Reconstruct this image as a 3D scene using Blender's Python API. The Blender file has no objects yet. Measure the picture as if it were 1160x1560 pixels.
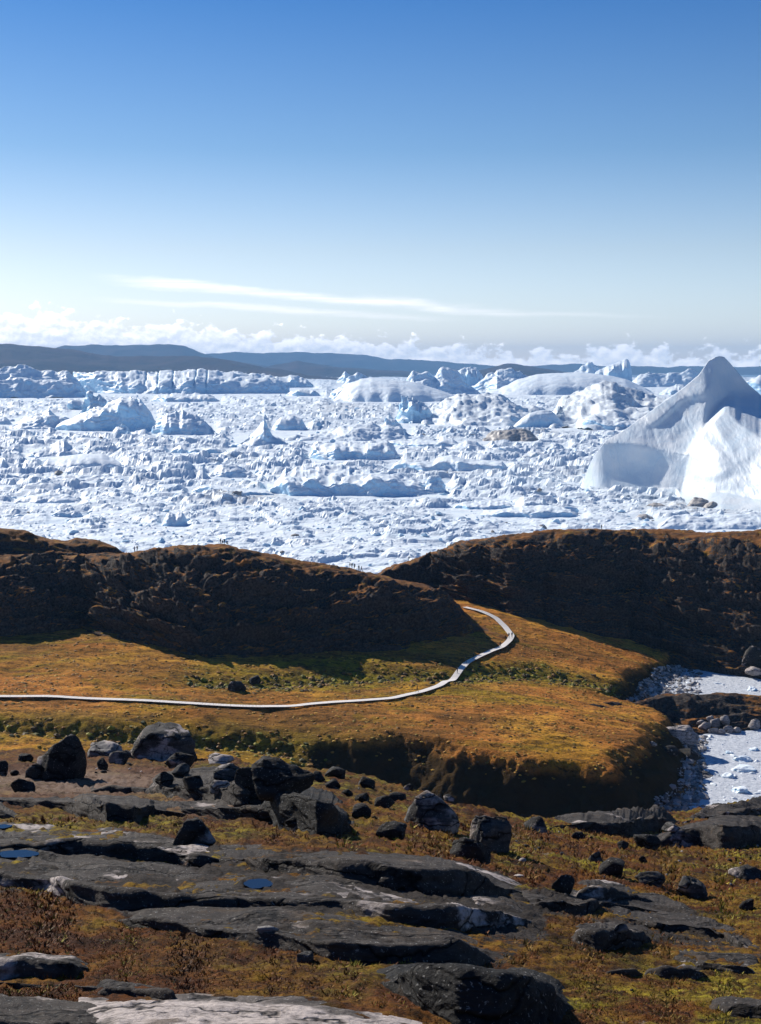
import bpy, bmesh, math, random, time
import numpy as np
from mathutils import Vector, noise as mnoise
T0 = time.time()
S = bpy.context.scene
COL = S.collection
F = 2167.0          # focal length in photograph pixels
HZ = 563.0          # photograph row of the horizon
CX = 580.0
CAMZ = 100.0        # camera height above the sea, metres

# ------------------------------------------------------------------ camera
cam = bpy.data.cameras.new('camera')
camo = bpy.data.objects.new('camera', cam); COL.objects.link(camo)
camo.location = (0, 0, CAMZ); camo.rotation_euler = (math.pi/2, 0, 0)
cam.sensor_fit = 'VERTICAL'; cam.sensor_height = 36.0
cam.lens = 36.0*F/1560.0
cam.shift_y = -(780.0-HZ)/1560.0
cam.clip_start = 0.5; cam.clip_end = 200000
S.camera = camo

# ------------------------------------------------------------------ light
SUN_AZ = math.radians(-41); SUN_EL = math.radians(29.5)
sdir = Vector((math.sin(SUN_AZ)*math.cos(SUN_EL), math.cos(SUN_AZ)*math.cos(SUN_EL), math.sin(SUN_EL)))
sl = bpy.data.lights.new('sun', 'SUN'); sl.energy = 4.7; sl.angle = math.radians(0.5); sl.color = (1.0, 0.93, 0.82)
so = bpy.data.objects.new('sun', sl); COL.objects.link(so)
so.rotation_euler = sdir.to_track_quat('Z', 'Y').to_euler(); so.location = (-300, 300, 400)

S.view_settings.view_transform = 'Standard'; S.view_settings.look = 'None'
S.view_settings.gamma = 1.0; S.view_settings.exposure = 0.6; S.view_settings.use_curve_mapping = False
S.render.engine = 'CYCLES'
S.cycles.use_denoising = True; S.cycles.use_adaptive_sampling = False; S.cycles.denoiser = 'OPENIMAGEDENOISE'; S.cycles.denoising_input_passes = 'RGB_ALBEDO_NORMAL'; S.cycles.denoising_prefilter = 'ACCURATE'
S.cycles.max_bounces = 4; S.cycles.diffuse_bounces = 2; S.cycles.glossy_bounces = 2; S.cycles.volume_bounces = 0
S.cycles.transparent_max_bounces = 4

class NT:
    """small helper round a node tree"""
    def __init__(s, tree): s.t = tree; s.n = tree.nodes; s.l = tree.links
    def new(s, typ, **kw):
        nd = s.n.new(typ)
        for k, v in kw.items(): setattr(nd, k, v)
        return nd
    def put(s, sock, v):
        if isinstance(v, bpy.types.NodeSocket): s.l.new(v, sock)
        elif v is not None:
            if hasattr(sock.default_value, '__len__') and not hasattr(v, '__len__'): v = (v, v, v)
            if hasattr(v, '__len__') and len(v) == 3 and len(sock.default_value) == 4: v = (*v, 1)
            sock.default_value = v
    def math(s, op, a, b=None, c=None, clamp=False):
        nd = s.new('ShaderNodeMath', operation=op, use_clamp=clamp)
        for i, v in enumerate((a, b, c)): s.put(nd.inputs[i], v)
        return nd.outputs[0]
    def vmath(s, op, a, b=None):
        nd = s.new('ShaderNodeVectorMath', operation=op)
        s.put(nd.inputs[0], a); s.put(nd.inputs[1], b)
        return nd.outputs[0]
    def mix(s, fac, a, b, blend='MIX'):
        nd = s.new('ShaderNodeMix', data_type='RGBA', blend_type=blend)
        s.put(nd.inputs[0], fac); s.put(nd.inputs[6], a); s.put(nd.inputs[7], b)
        return nd.outputs[2]
    def rng(s, v, a, b, c=0.0, d=1.0, smooth=False):
        nd = s.new('ShaderNodeMapRange', clamp=True)
        if smooth: nd.interpolation_type = 'SMOOTHSTEP'
        for i, x in enumerate((v, a, b, c, d)): s.put(nd.inputs[i], x)
        return nd.outputs[0]
    def noise(s, vec, scale, detail=4, rough=0.55, dist=0.0, col=False):
        nd = s.new('ShaderNodeTexNoise')
        s.put(nd.inputs['Vector'], vec); s.put(nd.inputs['Scale'], scale); s.put(nd.inputs['Detail'], detail)
        s.put(nd.inputs['Roughness'], rough); s.put(nd.inputs['Distortion'], dist)
        return nd.outputs[1 if col else 0]
    def ramp(s, v, stops, interp='LINEAR'):
        nd = s.new('ShaderNodeValToRGB'); cr = nd.color_ramp; cr.interpolation = interp
        while len(cr.elements) < len(stops): cr.elements.new(0.5)
        for e, (p, c) in zip(cr.elements, stops): e.position = p; e.color = (*c, 1)
        s.put(nd.inputs[0], v); return nd.outputs[0]

# ------------------------------------------------------------------ world
W = bpy.data.worlds.new('World'); S.world = W; W.use_nodes = True
W.node_tree.nodes.clear(); w = NT(W.node_tree)
out = w.new('ShaderNodeOutputWorld'); bg = w.new('ShaderNodeBackground'); bg.inputs[1].default_value = 0.062
w.l.new(bg.outputs[0], out.inputs[0])
sky = w.new('ShaderNodeTexSky', sky_type='NISHITA', sun_disc=False)
sky.sun_elevation = SUN_EL; sky.sun_rotation = SUN_AZ
sky.altitude = 100; sky.air_density = 1.0; sky.dust_density = 0.3; sky.ozone_density = 2.4
tc = w.new('ShaderNodeTexCoord').outputs['Generated']
sep = w.new('ShaderNodeSeparateXYZ'); w.l.new(tc, sep.inputs[0])
el = w.math('DIVIDE', sep.outputs[2], w.math('SQRT', w.math('ADD', w.math('MULTIPLY', sep.outputs[0], sep.outputs[0]), w.math('MULTIPLY', sep.outputs[1], sep.outputs[1]))))
az = w.math('ARCTAN2', sep.outputs[0], sep.outputs[1])
tint = w.ramp(w.rng(el, 0.0, 0.28), [(0.0, (1.58, 1.55, 1.90)), (0.12, (1.42, 1.41, 1.64)), (0.3, (1.13, 1.11, 1.24)), (0.55, (0.60, 0.79, 1.02)), (1.0, (0.19, 0.51, 0.92))])
skyc = w.mix(1.0, sky.outputs[0], tint, 'MULTIPLY')
# thin high cirrus streaks
cv = w.vmath('MULTIPLY', tc, (7.0, 7.0, 220.0))
def streak(el0, slope, az0, az1, thick, amount, soft=0.05):
    d = w.math('SUBTRACT', el, w.math('SUBTRACT', el0, w.math('MULTIPLY', slope, w.math('SUBTRACT', az, az0))))
    wob = w.math('MULTIPLY', w.math('SUBTRACT', w.noise(w.vmath('MULTIPLY', tc, (14, 14, 60)), 1.0, 5, 0.6), 0.5), thick*2.4)
    d = w.math('ABSOLUTE', w.math('ADD', d, wob))
    g = w.rng(d, 0.0, thick, 1.0, 0.0, True)
    win = w.math('MULTIPLY', w.rng(az, az0-0.01, az0+soft, 0, 1, True), w.rng(az, az1-soft*2, az1, 1, 0, True))
    tex = w.rng(w.noise(cv, 1.0, 9, 0.7, 0.4), 0.28, 0.56)
    return w.math('MULTIPLY', w.math('MULTIPLY', g, win), w.math('MULTIPLY', tex, amount))
cir = w.math('ADD', streak(0.0635, 0.08, -0.20, 0.13, 0.0052, 1.15, 0.07), streak(0.0485, 0.052, -0.20, 0.07, 0.0034, 0.85))
cir = w.math('ADD', cir, streak(0.043, 0.04, 0.02, 0.22, 0.003, 0.3))
# low cumulus bank along the horizon
cp = w.vmath('MULTIPLY', tc, (1.0, 1.0, 1.45))
big = w.noise(w.vmath('MULTIPLY', tc, (1, 1, 0.0)), 15.0, 2, 0.5)
n1 = w.noise(cp, 62.0, 9, 0.6)
n2 = w.noise(w.vmath('ADD', cp, (-0.0016, 0.0, 0.0042)), 62.0, 9, 0.6)
top = w.math('ADD', 0.040, w.math('ADD', w.math('MULTIPLY', w.math('SUBTRACT', big, 0.5), 0.016), w.math('MULTIPLY', w.rng(az, -0.24, 0.06), -0.0255)))
dens = w.math('SUBTRACT', w.math('ADD', n1, w.math('MULTIPLY', w.math('SUBTRACT', top, el), 16.0)), 0.5)
cum = w.rng(dens, -0.02, 0.06, 0, 1, True)
lit = w.rng(w.math('SUBTRACT', n1, n2), -0.10, 0.12, 0.0, 1.0)
cumc = w.mix(lit, (14.5, 14.8, 15.6), (23.0, 22.0, 21.0))
cloud = w.mix(w.math('MULTIPLY', cir, 0.8, clamp=True), skyc, (16.5, 16.0, 15.6))
cloud = w.mix(w.math('MULTIPLY', cum, 0.92), cloud, cumc)
w.l.new(cloud, bg.inputs[0])

# ------------------------------------------------------------------ noise in numpy
def _hash(ix, iy, iz, seed):
    h = (ix.astype(np.uint32)*np.uint32(374761393) + iy.astype(np.uint32)*np.uint32(668265263) + np.uint32(seed*974711 & 0xffffffff))
    if iz is not None: h = h + iz.astype(np.uint32)*np.uint32(2147483647) ^ (iz.astype(np.uint32)*np.uint32(1274126177))
    h = (h ^ (h >> np.uint32(13)))*np.uint32(1274126177)
    return h ^ (h >> np.uint32(16))
_g = np.random.RandomState(5).normal(size=(256, 3)).astype(np.float32); _g /= np.linalg.norm(_g, axis=1, keepdims=True)
_a = np.linspace(0, 2*np.pi, 257)[:256].astype(np.float32); _g2 = np.stack([np.cos(_a), np.sin(_a)], 1)
def _fade(t): return t*t*t*(t*(t*6-15)+10)
def perlin2(x, y, seed=0):
    x = np.asarray(x, np.float32); y = np.asarray(y, np.float32)
    fx = np.floor(x); fy = np.floor(y); ix = fx.astype(np.int32); iy = fy.astype(np.int32); x = x-fx; y = y-fy
    def c(dx, dy):
        g = _g2[_hash(ix+dx, iy+dy, None, seed) & np.uint32(255)]
        return g[..., 0]*(x-dx)+g[..., 1]*(y-dy)
    u = _fade(x); v = _fade(y)
    a = c(0, 0); a += u*(c(1, 0)-a); b = c(0, 1); b += u*(c(1, 1)-b)
    return (a+v*(b-a))*1.4
def perlin3(x, y, z, seed=0):
    x = np.asarray(x, np.float32); y = np.asarray(y, np.float32); z = np.asarray(z, np.float32)
    fx = np.floor(x); fy = np.floor(y); fz = np.floor(z)
    ix = fx.astype(np.int32); iy = fy.astype(np.int32); iz = fz.astype(np.int32); x = x-fx; y = y-fy; z = z-fz
    def c(dx, dy, dz):
        g = _g[_hash(ix+dx, iy+dy, iz+dz, seed) & np.uint32(255)]
        return g[..., 0]*(x-dx)+g[..., 1]*(y-dy)+g[..., 2]*(z-dz)
    u = _fade(x); v = _fade(y); q = _fade(z)
    r = []
    for dz in (0, 1):
        a = c(0, 0, dz); a += u*(c(1, 0, dz)-a); b = c(0, 1, dz); b += u*(c(1, 1, dz)-b)
        r.append(a+v*(b-a))
    return (r[0]+q*(r[1]-r[0]))*1.5
def fbm2(x, y, octv=5, seed=0, gain=0.5, ridged=False):
    s = 0; a = 1.0
    for i in range(octv):
        n = perlin2(x, y, seed+i*17)
        if ridged: n = 1-2*np.abs(n)
        s = s+a*n; a *= gain; x = x*2.03+11.3; y = y*2.03-7.1
    return s
def fbm3(x, y, z, octv=5, seed=0, gain=0.5, ridged=False):
    s = 0; a = 1.0
    for i in range(octv):
        n = perlin3(x, y, z, seed+i*17)
        if ridged: n = 1-2*np.abs(n)
        s = s+a*n; a *= gain; x = x*2.03+11.3; y = y*2.03-7.1; z = z*2.03+3.7
    return s
def worley2(x, y, seed=0):
    fx = np.floor(x); fy = np.floor(y); ix = fx.astype(np.int32); iy = fy.astype(np.int32)
    best = np.full(x.shape, 9.0, np.float32); sec = best.copy(); idv = np.zeros(x.shape, np.float32)
    for dx in (-1, 0, 1):
        for dy in (-1, 0, 1):
            h = _hash(ix+dx, iy+dy, None, seed)
            px = fx+dx+(h & np.uint32(1023))/1023.0; py = fy+dy+((h >> np.uint32(10)) & np.uint32(1023))/1023.0
            d = np.hypot(px-x, py-y).astype(np.float32)
            m = d < best
            sec = np.where(m, best, np.minimum(sec, d)); idv = np.where(m, ((h >> np.uint32(20)) & np.uint32(1023))/1023.0, idv); best = np.where(m, d, best)
    return best, sec-best, idv
def sstep(a, b, x):
    t = np.clip((x-a)/(b-a), 0, 1); return t*t*(3-2*t)

# ------------------------------------------------------------------ mesh helpers
def mesh_np(name, V, Fa, mats, smooth=True, attrs=None, midx=None):
    """V (n,3); Fa (m,k) equal-sized faces"""
    me = bpy.data.meshes.new(name)
    V = np.ascontiguousarray(V, np.float32); Fa = np.ascontiguousarray(Fa, np.int32); m, k = Fa.shape
    me.vertices.add(len(V)); me.vertices.foreach_set('co', V.ravel())
    me.loops.add(m*k); me.loops.foreach_set('vertex_index', Fa.ravel())
    me.polygons.add(m); me.polygons.foreach_set('loop_start', np.arange(0, m*k, k, dtype=np.int32))
    me.polygons.foreach_set('loop_total', np.full(m, k, np.int32))
    me.polygons.foreach_set('use_smooth', np.full(m, smooth, bool))
    for mt in (mats if isinstance(mats, (list, tuple)) else [mats]): me.materials.append(mt)
    if midx is not None: me.polygons.foreach_set('material_index', np.ascontiguousarray(midx, np.int32))
    for an, av in (attrs or {}).items():
        av = np.asarray(av, np.float32)
        if av.ndim == 1:
            me.attributes.new(an, 'FLOAT', 'POINT').data.foreach_set('value', av)
        else:
            c4 = np.ones((len(av), 4), np.float32); c4[:, :3] = av
            me.attributes.new(an, 'FLOAT_COLOR', 'POINT').data.foreach_set('color', c4.ravel())
    me.update(); me.validate()
    return me
def link(name, me, parent=None, loc=None):
    o = bpy.data.objects.new(name, me); COL.objects.link(o)
    if parent: o.parent = parent
    if loc is not None: o.location = loc
    return o
def tag(o, label=None, cat=None, group=None, kind=None):
    if label: o['label'] = label
    if cat: o['category'] = cat
    if group: o['group'] = group
    if kind: o['kind'] = kind
    return o
def empty(name, loc):
    o = bpy.data.objects.new(name, None); COL.objects.link(o); o.location = loc; o.empty_display_size = 0.1
    return o
def gridfaces(r, c):
    i = np.arange(r*c).reshape(r, c)
    return np.stack([i[:-1, :-1].ravel(), i[:-1, 1:].ravel(), i[1:, 1:].ravel(), i[1:, :-1].ravel()], 1)
def gnormals(P):
    du = np.gradient(P, axis=1); dv = np.gradient(P, axis=0)
    n = np.cross(du, dv); n /= np.linalg.norm(n, axis=2, keepdims=True)+1e-9
    return n
def pl(pts, xs, sm=0):
    a = np.array(pts, float); y = np.interp(xs, a[:, 0], a[:, 1])
    if sm > 0 and len(xs) > 8:
        step = xs[1]-xs[0]; k = max(1, int(sm/step)); ker = np.hanning(2*k+3); ker /= ker.sum()
        y = np.convolve(np.pad(y, k+1, mode='edge'), ker, 'valid')
    return y
def pchip(Y, t):
    """Y (L,n) values at knots 0..L-1, t (r,) parameters; monotone cubic"""
    Y = np.asarray(Y, float); L = Y.shape[0]; d = np.diff(Y, axis=0); m = np.zeros_like(Y)
    if L > 2:
        p = d[:-1]*d[1:]; m[1:-1] = np.where(p > 0, 2*p/np.where(np.abs(d[:-1]+d[1:]) < 1e-9, 1e-9, d[:-1]+d[1:]), 0)
    m[0] = d[0]; m[-1] = d[-1]
    i = np.clip(np.floor(t).astype(int), 0, L-2); s = (t-i)[:, None]
    h00 = 2*s**3-3*s**2+1; h10 = s**3-2*s**2+s; h01 = -2*s**3+3*s**2; h11 = s**3-s**2
    return h00*Y[i]+h10*m[i]+h01*Y[i+1]+h11*m[i+1]
def tvals(rows):
    return np.concatenate([np.linspace(k, k+1, n, endpoint=False) for k, n in enumerate(rows)]+[[float(len(rows))]])
def zpix(py, D): return CAMZ-(py-HZ)/F*D
def dsea(py): return CAMZ*F/(py-HZ)

# ------------------------------------------------------------------ materials
def newmat(name):
    m = bpy.data.materials.new(name); m.use_nodes = True; m.node_tree.nodes.clear(); t = NT(m.node_tree)
    o = t.new('ShaderNodeOutputMaterial'); b = t.new('ShaderNodeBsdfPrincipled'); t.l.new(b.outputs[0], o.inputs[0])
    return m, t, b
def setp(t, b, col=None, rough=None, spec=None, normal=None):
    if col is not None: t.put(b.inputs['Base Color'], col)
    if rough is not None: t.put(b.inputs['Roughness'], rough)
    if spec is not None: t.put(b.inputs['Specular IOR Level'], spec)
    if normal is not None: t.put(b.inputs['Normal'], normal)
def bump(t, h, strength, dist):
    nd = t.new('ShaderNodeBump'); nd.inputs['Strength'].default_value = strength; nd.inputs['Distance'].default_value = dist
    t.put(nd.inputs['Height'], h); return nd.outputs[0]
def geo(t): return t.new('ShaderNodeNewGeometry')
def attr(t, n, out='Fac'):
    return t.new('ShaderNodeAttribute', attribute_name=n).outputs[out]
def nz(t):
    s = t.new('ShaderNodeSeparateXYZ'); t.l.new(geo(t).outputs['True Normal'], s.inputs[0]); return s.outputs[2]

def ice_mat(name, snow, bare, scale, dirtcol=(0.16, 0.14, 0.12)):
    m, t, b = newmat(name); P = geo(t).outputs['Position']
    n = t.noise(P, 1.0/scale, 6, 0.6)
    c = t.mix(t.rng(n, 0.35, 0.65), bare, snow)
    c = t.mix(t.rng(nz(t), 0.30, 0.72), t.mix(0.85, c, bare), t.mix(0.75, c, snow))  # steep faces turn to bare ice, its blue deepened to paint in cliff shade
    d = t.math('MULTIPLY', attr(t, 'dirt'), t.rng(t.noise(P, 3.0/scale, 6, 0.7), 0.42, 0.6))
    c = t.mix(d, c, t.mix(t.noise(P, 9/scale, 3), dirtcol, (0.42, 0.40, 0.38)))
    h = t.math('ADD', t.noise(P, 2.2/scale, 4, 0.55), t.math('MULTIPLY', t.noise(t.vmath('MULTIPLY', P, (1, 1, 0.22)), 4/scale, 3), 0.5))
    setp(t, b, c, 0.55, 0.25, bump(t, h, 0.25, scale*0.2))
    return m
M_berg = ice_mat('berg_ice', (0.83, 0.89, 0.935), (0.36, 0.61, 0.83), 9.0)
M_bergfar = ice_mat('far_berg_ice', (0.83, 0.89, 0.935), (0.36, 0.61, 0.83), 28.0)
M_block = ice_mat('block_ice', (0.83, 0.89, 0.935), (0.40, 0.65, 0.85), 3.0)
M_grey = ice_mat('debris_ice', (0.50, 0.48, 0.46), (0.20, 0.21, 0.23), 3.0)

m, t, b = newmat('pack_ice'); M_pack = m
P = geo(t).outputs['Position']
c = t.mix(t.rng(t.noise(P, 0.06, 6, 0.65), 0.3, 0.7), (0.66, 0.77, 0.86), (0.84, 0.895, 0.935))
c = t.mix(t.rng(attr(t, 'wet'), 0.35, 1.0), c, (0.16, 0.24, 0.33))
c = t.mix(attr(t, 'low'), c, (0.30, 0.42, 0.56))  # blue-grey slush tint in the hollows, painting in shade between the floes
c = t.mix(t.math('MULTIPLY', attr(t, 'dirt'), t.rng(t.noise(P, 0.25, 5, 0.7), 0.45, 0.62)), c, (0.25, 0.22, 0.19))
setp(t, b, c, 0.6, 0.2, bump(t, t.noise(P, 0.4, 3, 0.6), 0.35, 1.4))

m, t, b = newmat('slush_ice'); M_slush = m
P = geo(t).outputs['Position']
c = t.mix(t.rng(t.noise(P, 0.9, 8, 0.7), 0.35, 0.68), (0.36, 0.40, 0.46), (0.72, 0.75, 0.80))
setp(t, b, c, 0.6, 0.3, bump(t, t.noise(P, 1.6, 6, 0.7), 0.7, 0.35))

m, t, b = newmat('sea_water'); M_sea = m
P = geo(t).outputs['Position']
setp(t, b, (0.012, 0.035, 0.07), 0.18, 0.5, bump(t, t.noise(P, 0.08, 4), 0.5, 1.0))

def rock_mat(name, scale, pale=0.5, lich=(0.068, 0.058, 0.052), dark=(0.012, 0.0102, 0.0092)):
    m, t, b = newmat(name); P = geo(t).outputs['Position']
    st = t.vmath('MULTIPLY', P, (0.55, 1.0, 2.6))
    n1 = t.noise(st, 1.6/scale, 8, 0.68, 0.6); n2 = t.noise(P, 7.0/scale, 6, 0.7); n3 = t.noise(P, 0.55/scale, 3, 0.55)
    c = t.mix(t.rng(t.math('ADD', t.math('MULTIPLY', n1, 0.6), t.math('MULTIPLY', n2, 0.4)), 0.36, 0.62), dark, lich)
    # small pale lichen flecks and larger bare pinkish patches
    fl = t.rng(t.noise(P, 22.0/scale, 3, 0.6), 0.62, 0.70)
    c = t.mix(t.math('MULTIPLY', fl, 0.7), c, (0.34, 0.33, 0.31))
    pk = t.math('MULTIPLY', t.rng(t.math('ADD', n3, t.math('MULTIPLY', n1, 0.25)), 0.735-0.09*pale, 0.79-0.09*pale), t.rng(n2, 0.32, 0.52))
    c = t.mix(pk, c, t.mix(n2, (0.30, 0.255, 0.24), (0.52, 0.46, 0.43)))
    br = t.math('MULTIPLY', t.rng(t.noise(P, 1.1/scale, 5, 0.6), 0.58, 0.68), 0.7)
    c = t.mix(br, c, (0.07, 0.048, 0.03))
    vo = t.new('ShaderNodeTexVoronoi', feature='DISTANCE_TO_EDGE'); dn_ = t.noise(P, 0.9/scale, 4, 0.6, col=True)
    t.put(vo.inputs['Vector'], t.vmath('ADD', t.vmath('MULTIPLY', P, (0.30/scale, 0.55/scale, 1.5/scale)), t.vmath('MULTIPLY', dn_, (0.55, 0.55, 0.9)))); vo.inputs['Scale'].default_value = 1.0
    ck = t.rng(vo.outputs['Distance'], 0.0, 0.035); c = t.mix(ck, (0.006, 0.005, 0.005), c)
    n1 = t.math('ADD', n1, t.math('MULTIPLY', ck, 0.35))
    h = t.math('ADD', n1, t.math('ADD', t.math('MULTIPLY', n2, 0.3), t.math('MULTIPLY', t.noise(P, 26.0/scale, 4, 0.6), 0.10)))
    setp(t, b, c, t.rng(n2, 0.3, 0.7, 0.7, 0.95), 0.1, bump(t, h, 0.9, scale*0.11))
    return m
M_rock = rock_mat('bedrock', 1.0, -0.1); M_rockp = rock_mat('patchy_bedrock', 1.0, 0.55)
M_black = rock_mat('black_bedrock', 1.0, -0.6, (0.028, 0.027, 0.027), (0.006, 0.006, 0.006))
M_pale = rock_mat('pale_bedrock', 1.0, 1.8, (0.15, 0.13, 0.12), (0.03, 0.026, 0.024))
M_bould = rock_mat('boulder_rock', 1.1, 0.0, (0.045, 0.043, 0.042), (0.007, 0.0066, 0.0066))
M_bouldpale = rock_mat('pale_boulder_rock', 1.1, 1.6, (0.28, 0.265, 0.255), (0.06, 0.058, 0.056))
M_bouldmid = rock_mat('lichened_boulder_rock', 1.0, 0.95, (0.10, 0.096, 0.093), (0.012, 0.0115, 0.0112))
M_shore = rock_mat('shore_rock', 1.6, 1.6, (0.36, 0.33, 0.32), (0.10, 0.095, 0.095))

def hill_mat(name='rocky_hill', g0=0.62, g1=0.84):
    m, t, b = newmat(name); P = geo(t).outputs['Position']
    st = t.vmath('MULTIPLY', P, (0.35, 0.6, 1.4))
    n1 = t.noise(st, 0.35, 8, 0.68); n2 = t.noise(P, 1.4, 6, 0.7); n3 = t.noise(P, 0.08, 4, 0.6)
    rock = t.mix(t.rng(n2, 0.38, 0.64), (0.013, 0.011, 0.010), (0.085, 0.070, 0.062))
    heath = t.mix(t.rng(n1, 0.35, 0.65), (0.065, 0.030, 0.011), (0.26, 0.105, 0.024))
    heath = t.mix(t.rng(t.noise(P, 0.22, 4, 0.6), 0.55, 0.68), heath, (0.30, 0.16, 0.025))
    g = t.rng(t.math('ADD', nz(t), t.math('MULTIPLY', t.math('SUBTRACT', t.math('ADD', n1, n3), 1.0), 1.5)), g0, g1)
    c = t.mix(g, rock, heath)
    h = t.math('ADD', n1, t.math('MULTIPLY', n2, 0.35))
    setp(t, b, c, 0.9, 0.1, bump(t, h, 0.9, 1.2))
    return m
M_hill = hill_mat(); M_headland = hill_mat('headland_rock', 0.93, 1.12)

def meadow_mat():
    m, t, b = newmat('tundra_meadow'); P = geo(t).outputs['Position']
    st = t.vmath('MULTIPLY', P, (0.55, 1.0, 1.0))
    n1 = t.noise(st, 0.055, 6, 0.62, 0.8); n2 = t.noise(st, 0.42, 8, 0.72); n3 = t.noise(P, 0.022, 4, 0.6); n4 = t.noise(P, 1.6, 4, 0.7)
    c = t.ramp(n1, [(0.30, (0.29, 0.118, 0.016)), (0.42, (0.45, 0.166, 0.032)), (0.52, (0.60, 0.240, 0.046)), (0.60, (0.70, 0.33, 0.046)), (0.70, (0.50, 0.26, 0.024))])
    c = t.mix(t.rng(n3, 0.52, 0.66), c, t.mix(n2, (0.26, 0.13, 0.014), (0.56, 0.29, 0.022)))
    c = t.mix(t.math('MULTIPLY', t.rng(t.noise(st, 0.03, 5, 0.6), 0.50, 0.62), 0.75), c, t.mix(n2, (0.13, 0.062, 0.018), (0.26, 0.125, 0.03)))
    c = t.mix(t.math('MULTIPLY', t.rng(t.noise(st, 0.045, 5, 0.65, 0.5), 0.54, 0.63), 0.8), c, t.mix(n2, (0.17, 0.115, 0.014), (0.46, 0.31, 0.02)))
    c = t.mix(t.math('MULTIPLY', t.rng(t.noise(t.vmath('MULTIPLY', P, (0.22, 1.0, 1.0)), 0.11, 6, 0.65), 0.57, 0.64), 0.5), c, t.mix(n2, (0.07, 0.040, 0.010), (0.18, 0.095, 0.018)))  # dark brown streaks painted in as the shading lines of hummocks and hollows
    c = t.mix(attr(t, 'green'), c, t.mix(t.rng(n2, 0.35, 0.65), (0.10, 0.075, 0.012), (0.32, 0.255, 0.018)))
    c = t.mix(t.rng(t.math('ADD', t.math('MULTIPLY', n2, 0.6), t.math('MULTIPLY', n4, 0.4)), 0.40, 0.54, 0.92, 0.0), c, (0.040, 0.024, 0.007))
    c = t.mix(attr(t, 'bank'), c, t.mix(n2, (0.020, 0.012, 0.006), (0.075, 0.044, 0.012)))
    c = t.mix(attr(t, 'beach'), c, t.mix(n4, (0.12, 0.115, 0.11), (0.34, 0.32, 0.31)))
    setp(t, b, c, 0.95, 0.05, bump(t, t.math('ADD', n2, t.math('MULTIPLY', n4, 0.4)), 1.0, 0.9))
    return m
M_meadow = meadow_mat()

def ground_mat():
    m, t, b = newmat('heath_ground'); P = geo(t).outputs['Position']
    n1 = t.noise(P, 0.45, 6, 0.65, 0.6); n2 = t.noise(P, 3.2, 7, 0.72); n3 = t.noise(P, 0.16, 4, 0.6); n4 = t.noise(P, 14.0, 4, 0.7)
    c = t.ramp(n1, [(0.30, (0.022, 0.011, 0.007)), (0.40, (0.065, 0.022, 0.008)), (0.50, (0.125, 0.041, 0.010)), (0.58, (0.18, 0.078, 0.012)), (0.66, (0.22, 0.13, 0.015)), (0.76, (0.070, 0.043, 0.010))])
    gr = t.mix(t.rng(n2, 0.38, 0.62), (0.06, 0.058, 0.010), (0.34, 0.29, 0.028))
    c = t.mix(t.math('MULTIPLY', t.math('MULTIPLY', attr(t, 'green'), t.rng(n3, 0.42, 0.58)), t.rng(t.noise(P, 0.8, 5, 0.65), 0.42, 0.58)), c, gr)
    c = t.mix(t.rng(t.math('ADD', t.math('MULTIPLY', n2, 0.6), t.math('MULTIPLY', n4, 0.4)), 0.40, 0.54, 0.85, 0.0), c, (0.016, 0.011, 0.007))
    c = t.mix(t.rng(t.noise(P, 0.9, 6, 0.7), 0.64, 0.70), c, (0.20, 0.155, 0.125))
    c = t.mix(t.math('MULTIPLY', attr(t, 'path'), t.rng(t.math('ADD', n2, n1), 0.8, 1.05)), c, t.mix(n4, (0.13, 0.085, 0.06), (0.27, 0.20, 0.16)))
    st = t.vmath('MULTIPLY', P, (0.55, 1.0, 2.6)); r1 = t.noise(st, 1.6, 8, 0.68, 0.6); r2 = t.noise(P, 7.0, 6, 0.7)
    rk = t.mix(t.rng(t.math('ADD', t.math('MULTIPLY', r1, 0.6), t.math('MULTIPLY', r2, 0.4)), 0.36, 0.62), (0.012, 0.0102, 0.0092), (0.068, 0.058, 0.052))
    c = t.mix(t.math('MULTIPLY', attr(t, 'rock'), t.rng(t.math('ADD', n1, t.math('MULTIPLY', t.math('SUBTRACT', n2, 0.5), 0.6)), 0.60, 0.52)), c, rk)
    setp(t, b, c, 0.95, 0.08, bump(t, t.math('ADD', n2, t.math('MULTIPLY', n4, 0.45)), 1.0, 0.14))
    return m
M_ground = ground_mat()

m, t, b = newmat('heath_leaves'); M_leaf = m
setp(t, b, attr(t, 'Col', 'Color'), 0.75, 0.2)
m, t, b = newmat('cobbles'); M_cob = m
setp(t, b, attr(t, 'Col', 'Color'), 0.8, 0.2)
m, t, b = newmat('brash_chunks'); M_brash = m
setp(t, b, attr(t, 'Col', 'Color'), 0.6, 0.2)

def far_mat():
    m, t, b = newmat('far_hills'); P = geo(t).outputs['Position']
    n = t.noise(P, 0.0022, 7, 0.65); n2 = t.noise(P, 0.0006, 3)
    c = t.mix(t.rng(n, 0.35, 0.65), (0.014, 0.011, 0.010), (0.07, 0.04, 0.034))
    c = t.mix(t.rng(n2, 0.45, 0.6), c, (0.035, 0.026, 0.022))
    setp(t, b, c, 0.95, 0.05, bump(t, n, 1.0, 60.0))
    return m
M_far = far_mat()

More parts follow.
